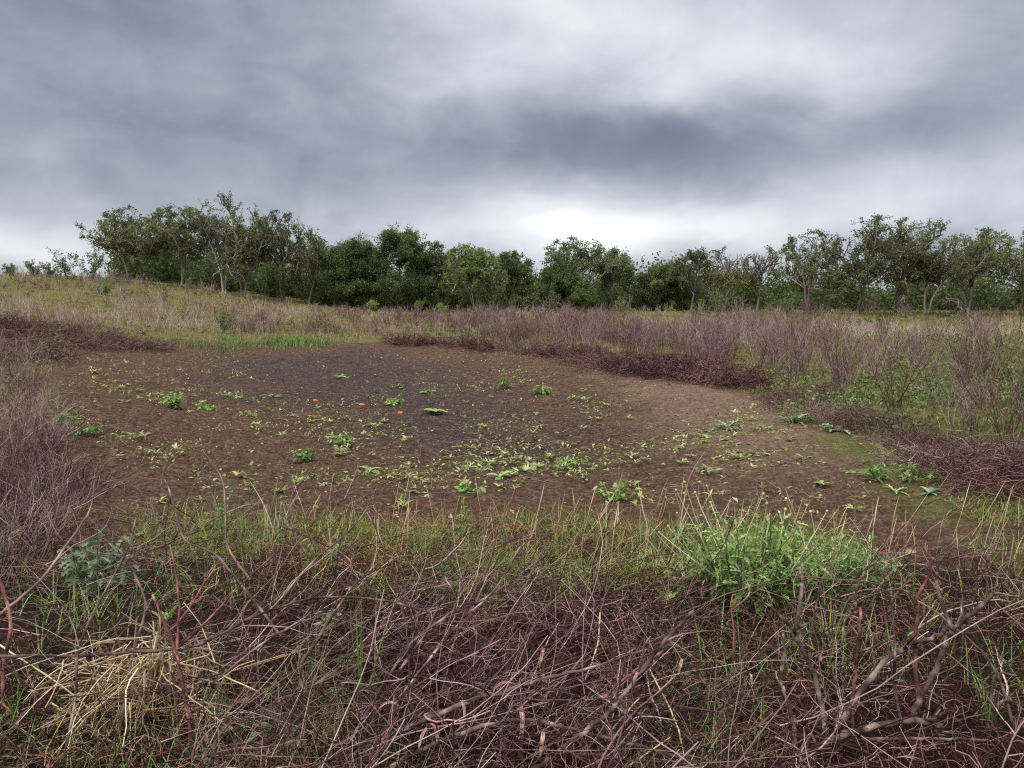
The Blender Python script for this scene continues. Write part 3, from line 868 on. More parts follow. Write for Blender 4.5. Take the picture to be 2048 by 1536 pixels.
def make_mat(H, W, n, r):
    """low matted heap of dead twigs"""
    a = RNG.uniform(0, 2 * np.pi, n); q = RNG.uniform(0, 1, n) ** 0.5 * W * 0.5
    S = np.stack([np.cos(a) * q, np.sin(a) * q, RNG.uniform(0, H * 0.5, n)], -1)
    D = RNG.normal(size=(n, 3)) + np.array([0, 0, 0.5]); D[:, 2] = abs(D[:, 2]) * 0.7
    P0 = grow(S, D, RNG.uniform(0.3, 0.8, n) * min(W, 1.1), 6, 0.22, -0.12)
    P0[..., 2] = np.clip(P0[..., 2], -0.02, H * 1.1)
    b = MB().tubes(P0, taper(n, 6, r, r * 0.5), 3)
    S, D, i, t = sprout(P0, 4, 0.1, 0.95, 0.7, 0.3)
    P1 = grow(S, D, RNG.uniform(0.1, 0.3, len(S)), 4, 0.25, -0.08)
    b.tubes(P1, taper(len(P1), 4, r * 0.6, r * 0.35), 3)
    return b


def place_all(protos, pts, label, cat, group, scale=(0.8, 1.2)):
    for j, p in enumerate(pts):
        pr = protos[j] if j < len(protos) else protos[j % len(protos)]
        o = pr if j < len(protos) else copy_tree(pr)
        o.location = [float(v) for v in p]
        o.rotation_euler = (0, 0, RNG.uniform(0, 6.28))
        s = RNG.uniform(*scale); o.scale = (s, s, s * RNG.uniform(0.9, 1.1))
        tag(o, label, cat, group)
    for pr in protos[len(pts):]: bpy.data.objects.remove(pr)


def thickets():
    # purplish thicket beyond the far right shore
    pts = []
    while len(pts) < 115:
        x, y = polar(400, 15, 46, -0.12, 0.60, 0.6)
        s = pond_sd(x, y); px = pix(x, y)
        dn = sst(fbm(x * 0.22, y * 0.16, 101, 3), 0.36, 0.55)
        near = np.where(px < 1350, 24, np.where(px < 1560, 20, 15))
        k = (s < -1.6) & (s > -16) & (RNG.random(len(x)) < dn * np.where((px > 1130) & (px < 1540), 1.0, 0.35)) & (y > near)
        pts += [(a, c, float(G(a, c)) - 0.03) for a, c in zip(x[k], y[k])]
    pr = [make_shrub(1.08, 12, 0.42, 0.0085, l1=5, l2=3).build('leafless_shrub', M['purple_twig']) for _ in range(5)]
    place_all(pr, pts[:115], 'leafless purplish shrub in the thicket beyond the right shore of the dry pond', 'shrub', 'purplish shrubs beyond the dry pond')
    # far, low ones behind the far shore
    pts = []
    while len(pts) < 90:
        x, y = polar(400, 36, 50, -0.36, 0.12, 0.6)
        k = (pond_sd(x, y) < -4.5) & (RNG.random(len(x)) < sst(fbm(x * 0.2, y * 0.16, 111, 3), 0.36, 0.56))
        pts += [(a, c, float(G(a, c)) - 0.03) for a, c in zip(x[k], y[k])]
    pr = [make_shrub(0.78, 12, 0.36, 0.011, l1=4, l2=2).build('leafless_shrub', M['purple_twig']) for _ in range(3)]
    place_all(pr, pts[:90], 'low leafless pinkish shrub in the band behind the far shore of the dry pond', 'shrub', 'pinkish shrubs behind the far shore')
    pts = []
    for px in list(range(960, 1240, 34)) + list(range(1470, 2060, 32)):
        d = RNG.uniform(49, 55); x = (px + RNG.normal() * 10 - 1024) / FPX * d
        pts.append((x, d, float(G(x, d)) - 0.03))
    pr = [make_shrub(1.0, 12, 0.6, 0.014, l1=5, l2=2, wig=0.14).build('leafless_shrub', M['grey_twig']) for _ in range(3)]
    place_all(pr, pts, 'pale grey leafless shrub at the foot of the tree line', 'shrub', 'grey shrubs below the trees', (0.6, 1.3))
    # grey shrubs close on the right
    pts = []
    for (px, py, sc) in [(1700, 800, 1), (1790, 820, 1), (1850, 780, 1), (1905, 850, 1.1), (1960, 800, 1), (2010, 870, 1.2), (2040, 800, 1), (1620, 770, .9), (1745, 760, .9), (1990, 760, 1), (2090, 880, 1.2), (2120, 800, 1), (1930, 900, .8), (2035, 930, .9)]:
        pts.append(ph(px, py, 0) - np.array([0, 0, 0.03]))
    pr = [make_shrub(1.25, 11, 0.5, 0.0070, l1=5, l2=3, wig=0.12).build('leafless_shrub', M[q]) for q in ('purple_twig', 'maroon_twig', 'grey_twig', 'purple_twig')]
    place_all(pr, pts, 'twiggy grey-brown leafless shrub on the grass right of the dry pond', 'shrub', 'grey shrubs right of the dry pond', (0.75, 1.15))
    # dark maroon mats along the right shore
    pts = []
    for (px, py) in [(1080, 708), (1120, 714), (1165, 722), (1210, 736), (1255, 742), (1300, 750), (1345, 755), (1390, 762), (1230, 722), (1290, 734), (1340, 738), (1180, 708), (1000, 700), (960, 697), (915, 692), (860, 690), (820, 688),
                     (1440, 768), (1400, 745), (1480, 775)]:
        pts.append(ph(px, py) - np.array([0, 0, 0.03]))
    pr = [make_mat(0.4, 1.7, 130, 0.011).build('dead_twig_heap', M['maroon_twig']) for _ in range(3)]
    place_all(pr, pts, 'dark maroon low heap of matted dead twigs along the far right shore', 'heap', 'maroon twig heaps on the far shore', (0.7, 1.15))
    pts = []
    for (px, py) in [(20, 690), (70, 700), (40, 668), (110, 680), (150, 690), (185, 698), (220, 692), (0, 715), (130, 668), (60, 725), (200, 680), (290, 700), (-40, 700), (5, 660)]:
        pts.append(ph(px, py) - np.array([0, 0, 0.03]))
    pr = [make_mat(0.5, 1.9, 150, 0.010).build('dead_twig_heap', M['maroon_twig']) for _ in range(2)]
    place_all(pr, pts, 'dark maroon low heap of matted dead twigs on the far left shore', 'heap', 'maroon twig heaps on the left shore', (0.8, 1.2))
    pts = []
    for (px, py) in [(1640, 800), (1590, 815), (1640, 840), (1700, 850), (1760, 868), (1810, 890), (1860, 905), (1900, 930), (1950, 940), (2000, 950), (2045, 960), (1830, 930), (1920, 965), (2060, 990), (1980, 915), (1560, 800), (2110, 970)]:
        pts.append(ph(px, py) - np.array([0, 0, 0.03]))
    pr = [make_mat(0.26, 1.0, 70, 0.006).build('dead_twig_heap', M[q]) for q in ('maroon_twig', 'maroon_twig', 'purple_twig')]
    place_all(pr, pts, 'brownish low heap of matted dead twigs on the near right shore', 'heap', 'twig heaps on the near right shore', (0.7, 1.1))
    pts = [ph(px, py) - np.array([0, 0, 0.02]) for (px, py) in [(30, 1010), (90, 990), (-20, 1080), (40, 1100), (70, 900), (-40, 1180)]]
    pr = [make_mat(0.32, 0.9, 110, 0.0045).build('dead_twig_heap', M['maroon_twig']) for _ in range(2)]
    place_all(pr, pts, 'dark heap of dead twigs under the tangled grey shrubs at the left shore', 'heap', 'twig heaps under the left shrubs', (0.7, 1.1))
    # tall dead shrubs at the left edge
    pts = [ph(px, py) - np.array([0, 0, 0.02]) for (px, py) in [(-20, 1180), (30, 1130), (0, 1060), (60, 1050), (-70, 1040), (40, 960), (90, 990), (-20, 930), (20, 860), (70, 900), (-90, 880), (10, 800), (45, 775), (-20, 755), (60, 830), (15, 745)]]
    pr = [make_shrub(0.92, 14, 0.6, 0.0058, l1=6, l2=4, wig=0.17, base=0.25).build('leafless_shrub', M[q]) for q in ('grey_twig', 'purple_twig', 'maroon_twig', 'grey_twig')]
    place_all(pr, pts, 'tall tangled grey leafless shrub at the left shore of the dry pond', 'shrub', 'tangled shrubs on the left shore', (0.75, 1.05))


thickets()


# ------------------------------------------------------------------ small plants
def plant_rosette(n, Ln, W, lobe, mat, name, loc, label, cat, arch=-0.9, lift=0.7, group=None, K=8):
    a = np.arange(n) * 2.399 + RNG.normal(size=n) * 0.15
    li = lift * RNG.uniform(0.3, 1.3, n)
    D = np.stack([np.cos(a), np.sin(a), li], -1)
    b = MB().strips(np.zeros((n, 3)) + D * 0.01, D, Ln * RNG.uniform(0.6, 1.1, n), W * RNG.uniform(0.8, 1.2, n), K=K, arch=arch, lobe=lobe, fold=0.3)
    o = b.build(name, M[mat])
    o.location = [float(v) for v in loc]
    return tag(o, label, cat, group)


def plant_leafy(nst, H, leafL, leafW, per, lobe, mat, stem_mat, name, loc, label, cat, spread=0.5, stalks=0, group=None, stalkH=1.4, arch=-0.7):
    a = RNG.uniform(0, 2 * np.pi, nst); q = RNG.uniform(0, 1, nst) ** 0.6
    D = np.stack([np.cos(a) * q * spread, np.sin(a) * q * spread, np.ones(nst)], -1)
    S = np.stack([np.cos(a) * q, np.sin(a) * q, 0 * a], -1) * 0.10 * spread
    P = grow(S, D, H * RNG.uniform(0.55, 1.05, nst), 6, 0.10, 0.02)
    e = tag(empty(name, loc), label, cat, group)
    if nst <= 14:
        for k in range(nst): MB().tubes(P[k:k + 1], taper(1, 6, 0.005 * H / 0.4, 0.002), 4).build('stem', M[stem_mat], e)
    else:
        MB().tubes(P, taper(nst, 6, 0.005 * H / 0.4, 0.002), 4).build('stems', M[stem_mat], e)
    B, D1, i, t = sprout(P, per, 0.05, 1.0, 1.0, 0.3)
    sz = (1.15 - 0.6 * t) * RNG.uniform(0.7, 1.2, len(t))
    MB().strips(B, D1, leafL * sz, leafW * sz, K=7 if lobe < 1 else 4, arch=arch, lobe=lobe, fold=0.3, twist=0.4, A=np.clip(t * 0.6 + RNG.normal(size=len(t)) * 0.2 + 0.1, 0, 1)).build('leaves', M[mat], e)
    if stalks:
        ii = RNG.integers(0, nst, stalks)
        S = P[ii, 3]; D = nrm(P[ii, -1] - P[ii, 0]) + RNG.normal(size=(stalks, 3)) * 0.15
        Ps = grow(S, D, H * RNG.uniform(0.5, 0.9, stalks) * stalkH, 5, 0.05, 0.03)
        SK = [MB().tubes(Ps[k:k + 1], taper(1, 5, 0.0035, 0.0025), 4).build('seed_stalk', M['seed_stalk'], e) for k in range(stalks)]
        tip = Ps[:, -1]; dd = nrm(Ps[:, -1] - Ps[:, -2])
        q = np.array([0, .004, .010, .016, .020])
        hp = np.zeros((1, 5, 3)); hp[0, :, 2] = q
        head = MB().tubes(hp, np.array([[.002, .006, .008, .006, .001]]), 7).build('seed_head', M['seed_head'], SK[0])
        for k in range(stalks):
            c = head if k == 0 else head.copy()
            if k: COL.objects.link(c); c.parent = SK[k]
            c.location = [float(v) for v in tip[k]]
            c.rotation_euler = Vector(dd[k]).to_track_quat('Z', 'Y').to_euler()
            c.scale = [float(RNG.uniform(0.75, 1.15))] * 3
    return e


def pond_plants():
    # rosettes and leafy weeds that can be told apart
    for (px, py, n, L_, W_, lobe, mat, name, label) in [
        (1455, 856, 11, 0.24, 0.06, 0.5, 'thistle_grey', 'thistle_rosette', 'grey-green flat thistle rosette highest up the bare right side of the pond'),
        (1588, 846, 11, 0.26, 0.07, 0.5, 'thistle_grey', 'thistle_rosette', 'grey-green thistle rosette at the edge of the twig heaps, the left of two'),
        (1672, 866, 13, 0.32, 0.08, 0.5, 'thistle_grey', 'thistle_rosette', 'largest grey-green thistle rosette against the twig heaps'),
        (1570, 888, 9, 0.20, 0.05, 0.55, 'thistle_grey', 'thistle_rosette', 'flat pale thistle rosette alone on bare soil below the twig heaps'),
        (1415, 878, 8, 0.14, 0.06, 1, 'bright_leaf', 'broadleaf_weed', 'small pale weed left of the bare right side rosettes'),
        (1455, 882, 7, 0.12, 0.04, 1, 'thistle', 'broadleaf_weed', 'small green weed just below the highest rosette'),
        (1517, 882, 6, 0.12, 0.04, 1, 'bright_leaf', 'broadleaf_weed', 'small upright weed between two thistle rosettes'),
        (1545, 915, 6, 0.12, 0.04, 1, 'thistle_grey', 'broadleaf_weed', 'small grey weed with a pale twig below the lone flat rosette'),
        (1512, 925, 6, 0.11, 0.04, 1, 'bright_leaf', 'broadleaf_weed', 'small pale weed on bare soil left of the twiggy grey weed'),
        (1712, 952, 10, 0.18, 0.06, 1, 'bright_leaf', 'broadleaf_weed', 'bright leafy weed pair on the bare soil near the right shore'),
        (1642, 970, 7, 0.13, 0.05, 1, 'bright_leaf', 'broadleaf_weed', 'small bright weed left of the leafy weed pair'),
        (1708, 1020, 7, 0.14, 0.05, 0.6, 'bright_leaf', 'broadleaf_weed', 'small bright weed behind the big thistle bush on bare soil'),
        (1860, 988, 9, 0.16, 0.06, 1, 'thistle_grey', 'broadleaf_weed', 'blue-green broad leaf weed in the weeds near the right shore'),
        (1790, 985, 9, 0.22, 0.05, 0.5, 'thistle', 'broadleaf_weed', 'green feathery weed beside the blue-green weed'),
        (738, 942, 9, 0.22, 0.07, 1, 'bright_leaf', 'broadleaf_weed', 'bright green star-shaped weed in the near middle of the dry pond'),
        (680, 756, 6, 0.22, 0.08, 1, 'bright_leaf', 'broadleaf_weed', 'lone pale weed on the dark soil at the far left of centre'),
        (545, 796, 6, 0.2, 0.06, 1, 'bright_leaf', 'broadleaf_weed', 'lone small weed left of the orange leaves'),
        (868, 827, 9, 0.22, 0.08, 1, 'bright_leaf', 'broadleaf_weed', 'low bright weed right of the largest orange leaf'),
        (1000, 955, 9, 0.20, 0.07, 1, 'bright_leaf', 'broadleaf_weed', 'bright clump of broad leaves in front of the small pile of sticks'),
        (720, 998, 5, 0.12, 0.05, 1, 'bright_leaf', 'broadleaf_weed', 'small upright green sprout close to the near shore'),
        (820, 985, 6, 0.12, 0.06, 1, 'thistle', 'broadleaf_weed', 'small dark green sprout near the near shore'),
        (1090, 1020, 5, 0.08, 0.05, 1, 'bright_leaf', 'broadleaf_weed', 'tiny two-leaf sprout near the middle of the near shore'),
    ]:
        p = ph(px, py); d = p[1]
        plant_rosette(n, L_ * d / 9.5 if L_ * d / 9.5 < L_ * 1.6 else L_ * 1.6, W_ * min(d / 9.5, 1.6), lobe, mat, name, p, label, 'weed', lift=0.8 if lobe == 1 else 0.9)
    for (px, py, nst, H, lL, lW, per, mat, label) in [
        (345, 815, 26, 0.34, 0.13, 0.05, 8, 'bright_leaf', 'largest bright green leafy clump in the dry pond, on its left side'),
        (415, 822, 12, 0.2, 0.12, 0.05, 6, 'bright_leaf', 'bright leafy clump just right of the largest clump'),
        (685, 890, 20, 0.16, 0.10, 0.045, 6, 'bright_leaf', 'wide bright green clump below the orange leaves'),
        (617, 925, 10, 0.26, 0.11, 0.05, 9, 'thistle', 'upright green leafy weed below the wide bright clump'),
        (793, 778, 9, 0.16, 0.12, 0.05, 6, 'bright_leaf', 'pale clump on the dark soil, higher than the largest orange leaf'),
        (852, 788, 9, 0.2, 0.12, 0.05, 6, 'bright_leaf', 'double pale clump on the dark soil right of the other pale clump'),
        (790, 808, 14, 0.14, 0.12, 0.05, 6, 'bright_leaf', 'spreading pale clump right behind the largest orange leaf'),
        (468, 796, 9, 0.18, 0.12, 0.05, 5, 'seedling', 'yellowish clump on the dark soil right of the large clump'),
        (1085, 785, 18, 0.2, 0.12, 0.06, 6, 'bright_leaf', 'scattered bright clump right of the dark middle of the pond'),
        (1010, 775, 12, 0.3, 0.2, 0.03, 6, 'thistle', 'grassy green clump right of the dark middle of the pond'),
        (1245, 1000, 14, 0.22, 0.10, 0.06, 6, 'bright_leaf', 'bright broad-leaf clump behind the bank grass'),
        (935, 990, 10, 0.16, 0.10, 0.06, 6, 'bright_leaf', 'bright leafy clump behind the tall weed on the bank'),
        (1135, 930, 12, 0.12, 0.09, 0.045, 6, 'bright_leaf', 'low bright clump right of the star-shaped weed'),
        (108, 718, 12, 0.85, 0.24, 0.06, 12, 'field_weed', 'tall leafy green weed in front of the maroon twigs at left'),
        (500, 835, 8, 0.16, 0.1, 0.05, 5, 'seedling', 'yellow-green clump between the big clump and the wide one'),
        (1150, 800, 9, 0.14, 0.1, 0.05, 5, 'seedling', 'yellow-green clump right of the scattered bright clump'),
        (130, 850, 10, 0.3, 0.2, 0.03, 6, 'bright_leaf', 'grassy green clump beside the tangled shrubs at left'),
        (180, 870, 10, 0.2, 0.12, 0.05, 6, 'thistle', 'low green clump on the soil by the left shrubs'),
        (1750, 960, 10, 0.3, 0.16, 0.02, 8, 'green_blade', 'fine-leaved green tuft beside the leafy weed pair'),
        (1830, 960, 12, 0.22, 0.1, 0.04, 7, 'thistle', 'spreading green weed in front of the near twig heaps'),
    ]:
        p = ph(px, py)
        plant_leafy(nst, H, lL, lW, per, 1.0, mat, mat, 'leafy_weed', p, label, 'weed', spread=1.3 if H < 0.25 else 0.8)
    # seedlings scattered over the soil
    protos = []
    for _ in range(7):
        n = int(RNG.integers(3, 8)); b = MB()
        for c in range(int(RNG.integers(1, 4))):
            a = RNG.uniform(0, 6.28, n)
            B = np.zeros((n, 3)) + np.array([*RNG.normal(size=2) * 0.06 * (c > 0), 0.02])
            D = np.stack([np.cos(a), np.sin(a), RNG.uniform(0.3, 1.6, n)], -1)
            b.strips(B, D, RNG.uniform(0.05, 0.11, n), RNG.uniform(0.016, 0.032, n), K=3, arch=-0.8, fold=0.3)
        protos.append(b.build('seedling', M['seedling']))
    pts = []
    while len(pts) < 290:
        x, y = polar(500, 7.2, 24, -0.62, 0.40, -0.3)
        s = pond_sd(x, y); px = pix(x, y)
        wet = sst(s, 3.0, 6.0) * sst(y, 11, 15)
        k = (s > 0.2) & (RNG.random(len(x)) < (1 - 0.75 * wet) * (0.25 + 0.75 * sst(y, 7.5, 10)) * sst(fbm(x * 0.6, y * 0.5, 131, 3), 0.34, 0.62) * np.where(px > 1500, 0.25, 1.0))
        pts += [(a, c, float(G(a, c))) for a, c in zip(x[k], y[k])]
    place_all(protos, pts[:290], 'small pale yellow-green seedling sprouting from the bare soil of the dry pond', 'seedling', 'seedlings in the dry pond', (0.6, 1.4))
    # crumbs of leaf and stem lying on the soil
    x, y = polar(15000, 6.8, 34, -0.66, 0.5, 1.0)
    s = pond_sd(x, y)
    k = (s > -0.3) & (RNG.random(len(x)) < sst(fbm(x * 0.5, y * 0.4, 141, 3), 0.34, 0.6) * (0.35 + 0.65 * sst(y, 7.5, 10)))
    x, y = x[k], y[k]
    B = np.stack([x, y, G(x, y) + 0.015], -1)
    D = RNG.normal(size=B.shape) * np.array([1, 1, 0.25])
    sz = RNG.uniform(0.015, 0.065, len(x)) * (0.8 + 0.02 * y)
    b = MB().kites(B, D, sz, sz * 0.5)
    P = grow(B[::2], D[::2] * np.array([1, 1, 0.5]), RNG.uniform(0.03, 0.26, len(B[::2])), 4, 0.25)
    b.tubes(P, taper(len(P), 4, 0.003, 0.002), 3)
    tag(b.build('leaf_litter', M['litter']), kind='stuff')
    x, y = polar(36000, 6.8, 30, -0.66, 0.40, -0.3)
    s = pond_sd(x, y)
    k = (s > 0.1) & (RNG.random(len(x)) < sst(fbm(x * 0.55, y * 0.45, 131, 4), 0.34, 0.66) * (0.10 + 0.90 * sst(y, 7.5, 11.0)) * (1 - 0.7 * sst(s, 3, 6) * sst(y, 11, 15)))
    x, y = x[k], y[k]
    B = np.stack([x, y, G(x, y) + 0.02], -1)
    D = RNG.normal(size=B.shape) * np.array([1, 1, 0.5])
    sz = 0.03 + 0.065 * RNG.random(len(x)) ** 1.4
    tag(MB().strips(B, D, sz, sz * 0.5, K=2, arch=-0.5, fold=0.3).build('sprout_ground_cover', M['seedling']), kind='stuff')


pond_plants()


# ------------------------------------------------------------------ things lying in the pond
def curled_leaf(px, py, size, mat, name, label, rz, h=0.0):
    p = ph(px, py, h)
    n, K = 7, 9
    u = np.linspace(0, 1, K); v = np.linspace(-1, 1, n)
    w = np.sin(np.pi * u ** 0.75) ** 0.7 * 0.42
    X = np.broadcast_to((u[:, None] - 0.5) * size, (K, n))
    Yy = w[:, None] * v[None, :] * size
    Zz = size * (0.20 * np.sin(np.pi * u)[:, None] * (1 - 0.8 * v[None, :] ** 2) + 0.02) + RNG.normal(size=(K, n)) * size * 0.01
    i = np.arange(K * n).reshape(K, n)
    Q = np.stack([i[:-1, :-1], i[:-1, 1:], i[1:, 1:], i[1:, :-1]], -1)
    o = MB().add(np.stack([X, Yy, Zz], -1), Q=Q, A=RNG.random(K * n) * 0.3 + 0.35).build(name, M[mat])
    sol = o.modifiers.new('thickness', 'SOLIDIFY'); sol.thickness = size * 0.02
    o.location = [float(q) for q in p]; o.rotation_euler = (0, 0, rz)
    return tag(o, label, 'leaf')


curled_leaf(800, 828, 0.23, 'orange_leaf', 'orange_leaf', 'largest bright orange domed leaf on the dark soil', 0.2)
curled_leaf(723, 810, 0.17, 'orange_leaf', 'orange_leaf', 'middle-sized orange leaf between the two others', 2.6)
curled_leaf(630, 802, 0.17, 'orange_leaf', 'orange_leaf', 'orange leaf farthest left on the dark soil', 0.1)
curled_leaf(598, 1000, 0.09, 'tan_leaf', 'tan_leaf', 'light brown curled leaf on the soil near the left bank weeds', 0.8)
curled_leaf(1822, 1104, 0.09, 'tan_leaf', 'tan_leaf', 'light tan leaf on the soil right of the thistle bush', 1.0)


def limb(pts, r0, r1, name, mat, label, cat='branch', side=0.0, nside=0, knob=0.10, tint=None, group=None, sub=5, top=True):
    """one branch through photo points (px, py, height above ground), with side twigs"""
    C = np.array([ph(*p) for p in pts])
    # smooth resampling (Catmull-Rom) with small kinks
    E = np.concatenate([[2 * C[0] - C[1]], C, [2 * C[-1] - C[-2]]])
    out = []
    for i in range(1, len(E) - 2):
        for u in np.linspace(0, 1, sub, endpoint=False):
            a, b, c, d = E[i - 1], E[i], E[i + 1], E[i + 2]
            out.append(0.5 * (2 * b + (c - a) * u + (2 * a - 5 * b + 4 * c - d) * u * u + (3 * b - a - 3 * c + d) * u ** 3))
    out.append(E[-2])
    r0, r1 = r0 * 0.95, r1 * 0.95
    P = np.array(out); n = len(P)
    P[1:-1] += RNG.normal(size=(n - 2, 3)) * r0 * 0.25
    R = np.linspace(r0, r1, n) * (1 + knob * RNG.normal(size=n)).clip(0.75, 1.45)
    P = np.concatenate([P[:1], P, P[-1:]]); R = np.concatenate([[1e-4], R, [1e-4]])
    A = (0.5 if tint is None else tint) + 0.22 * RNG.normal(size=len(P))
    b = MB().tubes(P[None], R[None], 7, A=np.clip(A, 0, 1)[None])
    if nside:
        S, D, i, t = sprout(P[None], nside, 0.15, 0.97, 0.75, 0.3)
        L_ = np.linalg.norm(P[-1] - P[0]) * RNG.uniform(0.10, 0.32, nside) * (side or 1)
        P1 = grow(S, D, L_, 6, 0.18, 0.03)
        b.tubes(P1, taper(nside, 6, r1 * 0.75, r1 * 0.35), 5)
        S, D, i, t = sprout(P1, 2, 0.3, 0.95, 0.7, 0.3)
        P2 = grow(S, D, L_[i] * 0.4, 4, 0.2)
        b.tubes(P2, taper(len(P2), 4, r1 * 0.4, r1 * 0.25), 4)
    return b


def branch(pts, r0, r1, name, mat, label, cat='branch', parent=None, **kw):
    b = limb(pts, r0, r1, name, mat, label, cat, **kw)
    if parent is not None:
        return b.build(name, M[mat], parent)
    o = b.build(name, M[mat])
    return tag(o, label, cat)


def pond_sticks():
    for (pts, r, label) in [
        ([(1062, 900, .03), (1085, 888, .10), (1120, 882, .14), (1150, 890, .05)], 0.008, 'pale branched stick arching over the soil in the middle of the pond'),
        ([(1340, 858, .02), (1368, 868, .03)], 0.012, 'short pale stick high on the right side of the bare soil'),
        ([(1040, 950, .02), (1080, 962, .03), (1105, 968, .02)], 0.008, 'pale straight stick lying near the bright clump of broad leaves'),
        ([(940, 942, .02), (1000, 920, .04), (1070, 916, .03)], 0.008, 'dark long stick lying in the near middle of the pond'),
        ([(800, 960, .02), (832, 952, .02)], 0.014, 'short dark stick near the star-shaped weed'),
        ([(795, 856, .02), (822, 852, .02)], 0.012, 'short dark stick in front of the largest orange leaf'),
        ([(1030, 835, .02), (1060, 846, .02)], 0.010, 'short brown stick right of the low bright weed'),
        ([(1205, 876, .02), (1225, 873, .02)], 0.014, 'short dark stick on the right half of the pond'),
        ([(1550, 930, .02), (1580, 926, .02), (1600, 930, .02)], 0.008, 'thin dark stick beside the twiggy grey weed'),
        ([(1850, 1010, .05), (1900, 990, .2), (1960, 985, .25), (2020, 995, .2)], 0.006, 'dark twig arching over the moss at right'),
        ([(1815, 925, .1), (1840, 905, .22), (1880, 915, .25), (1920, 905, .2)], 0.007, 'bleached pale twig arching from the near twig heaps'),
    ]:
        branch(pts, r, r * 0.6, 'dead_stick', 'grey_twig' if 'pale' in label else 'branch', label, 'stick', nside=4 if len(pts) > 2 else 0)


pond_sticks()


# ------------------------------------------------------------------ the near bank
def near_bank():
    # matted dark litter: short curved stems close to the ground
    n = 25000
    x, y = polar(n, 1.5, 5.6, -0.74, 0.74, 0.4)
    s = pond_sd(x, y)
    dn = fbm(x * 0.8, y * 0.8, 151, 4)
    k = (s < 0.2) & (RNG.random(n) < sst(dn, 0.30, 0.55))
    x, y = x[k], y[k]; n = len(x)
    S = np.stack([x, y, G(x, y) + RNG.uniform(0, 0.12, n)], -1)
    P = grow(S, RNG.normal(size=(n, 3)) * np.array([1, 1, 0.55]) + np.array([0, 0, 0.25]), RNG.uniform(0.08, 0.30, n), 7, 0.42, -0.10)
    P[..., 2] = np.maximum(P[..., 2], G(P[..., 0], P[..., 1]) + 0.005)
    tag(MB().tubes(P, taper(n, 7, RNG.uniform(0.001, 0.0026, n), 0.001), 3).build('matted_litter', M['dead_mat']), kind='stuff')
    # rusty patches among the bank grass
    n = 3200
    x, y = polar(n, 3.9, 6.6, -0.66, 0.3, 0.4)
    k = (pond_sd(x, y) < 0.3) & (fbm(x * 0.9, y * 0.9, 161, 3) > 0.50)
    x, y = x[k], y[k]; n = len(x)
    S = np.stack([x, y, G(x, y) + RNG.uniform(0, 0.10, n)], -1)
    P = grow(S, RNG.normal(size=(n, 3)) * np.array([1, 1, 0.5]) + np.array([0, 0, 0.3]), RNG.uniform(0.12, 0.36, n), 5, 0.25, -0.14)
    tag(MB().tubes(P, taper(n, 5, 0.0024, 0.0014), 3).build('rusty_litter', M['rust_mat']), kind='stuff')
    # grass of the bank
    n = 42000
    x, y = polar(n, 3.4, 6.9, -0.72, 0.74, 0.4)
    s = pond_sd(x, y); px = pix(x, y)
    g = fbm(x * 1.1, y * 1.1, 171, 4)
    dens = sst(g, 0.45, 0.56) * sst(y, 3.5, 4.6) * np.where(px > 1750, 0.5, 1) * np.where(px < 700, 0.7, 1.0)
    k = (s < 0.35) & (RNG.random(n) < dens)
    x, y, g = x[k], y[k], g[k]; n = len(x)
    h = RNG.uniform(0.08, 0.32, n)
    B = np.stack([x, y, G(x, y) - 0.01], -1)
    t = np.clip(RNG.normal(size=n) * 0.25 + 0.5 - (g - 0.5), 0, 1)
    b = MB().strips(B, RNG.normal(size=B.shape) * 0.55 + np.array([0.05, 0, 1.0]), h, RNG.uniform(0.004, 0.009, n), K=4, arch=-1.1, prof='blade', fold=0, A=t)
    tag(b.build('bank_grass', M['bank_grass']), kind='stuff')
    # thin dry weeds on the near and left shore
    n = 620
    x, y = polar(n, 5.8, 12.5, -0.66, 0.2, 0.4)
    k = (RNG.random(n) < np.where(pix(x, y) < 640, 1.0, 0.45) * sst(fbm(x * 0.8, y * 0.8, 175, 3), 0.35, 0.55)) & (pond_sd(x, y) < 3.2)
    x, y = x[k], y[k]
    B = np.stack([x, y, G(x, y) - 0.01], -1); hh = RNG.uniform(0.12, 0.40, len(x))
    P = grow(B, RNG.normal(size=B.shape) * 0.35 + np.array([0, 0, 1.0]), hh, 6, 0.13)
    S, D, i, t = sprout(P, 5, 0.3, 0.95, 0.6, 0.2)
    P1 = grow(S, D, hh[i] * RNG.uniform(0.2, 0.45, len(i)), 4, 0.15, 0.03)
    tag(MB().tubes(P, taper(len(P), 6, 0.003, 0.0016), 3).tubes(P1, taper(len(P1), 4, 0.0018, 0.001), 3).build('dry_shore_weeds', M['grey_twig']), kind='stuff')
    # sparse grass between the fallen stems
    n = 13000
    x, y = polar(n, 1.6, 4.6, -0.74, 0.74, 0.4)
    k = (fbm(x * 1.3, y * 1.3, 181, 3) > np.where(pix(x, y) < 850, 0.47, 0.63))
    x, y = x[k], y[k]; n = len(x)
    B = np.stack([x, y, G(x, y) - 0.01], -1)
    tag(MB().strips(B, RNG.normal(size=B.shape) * 0.5 + np.array([0, 0, 1.0]), RNG.uniform(0.06, 0.28, n), RNG.uniform(0.0035, 0.007, n), K=4, arch=-0.9, prof='blade', fold=0).build('understory_grass', M['green_blade']), kind='stuff')
    # seeding grass stems above the bank
    n = 150
    x, y = polar(n, 4.2, 6.4, -0.35, 0.66, 0.4)
    B = np.stack([x, y, G(x, y)], -1)
    P = grow(B, RNG.normal(size=B.shape) * 0.22 + np.array([0.1, 0, 1.0]), RNG.uniform(0.3, 0.55, n), 6, 0.05, -0.01)
    R = np.broadcast_to(np.array([.0018, .0016, .0014, .0022, .0036, .001]), (n, 6))
    tag(MB().tubes(P, R, 4).build('seeding_grass', M['straw']), kind='stuff')
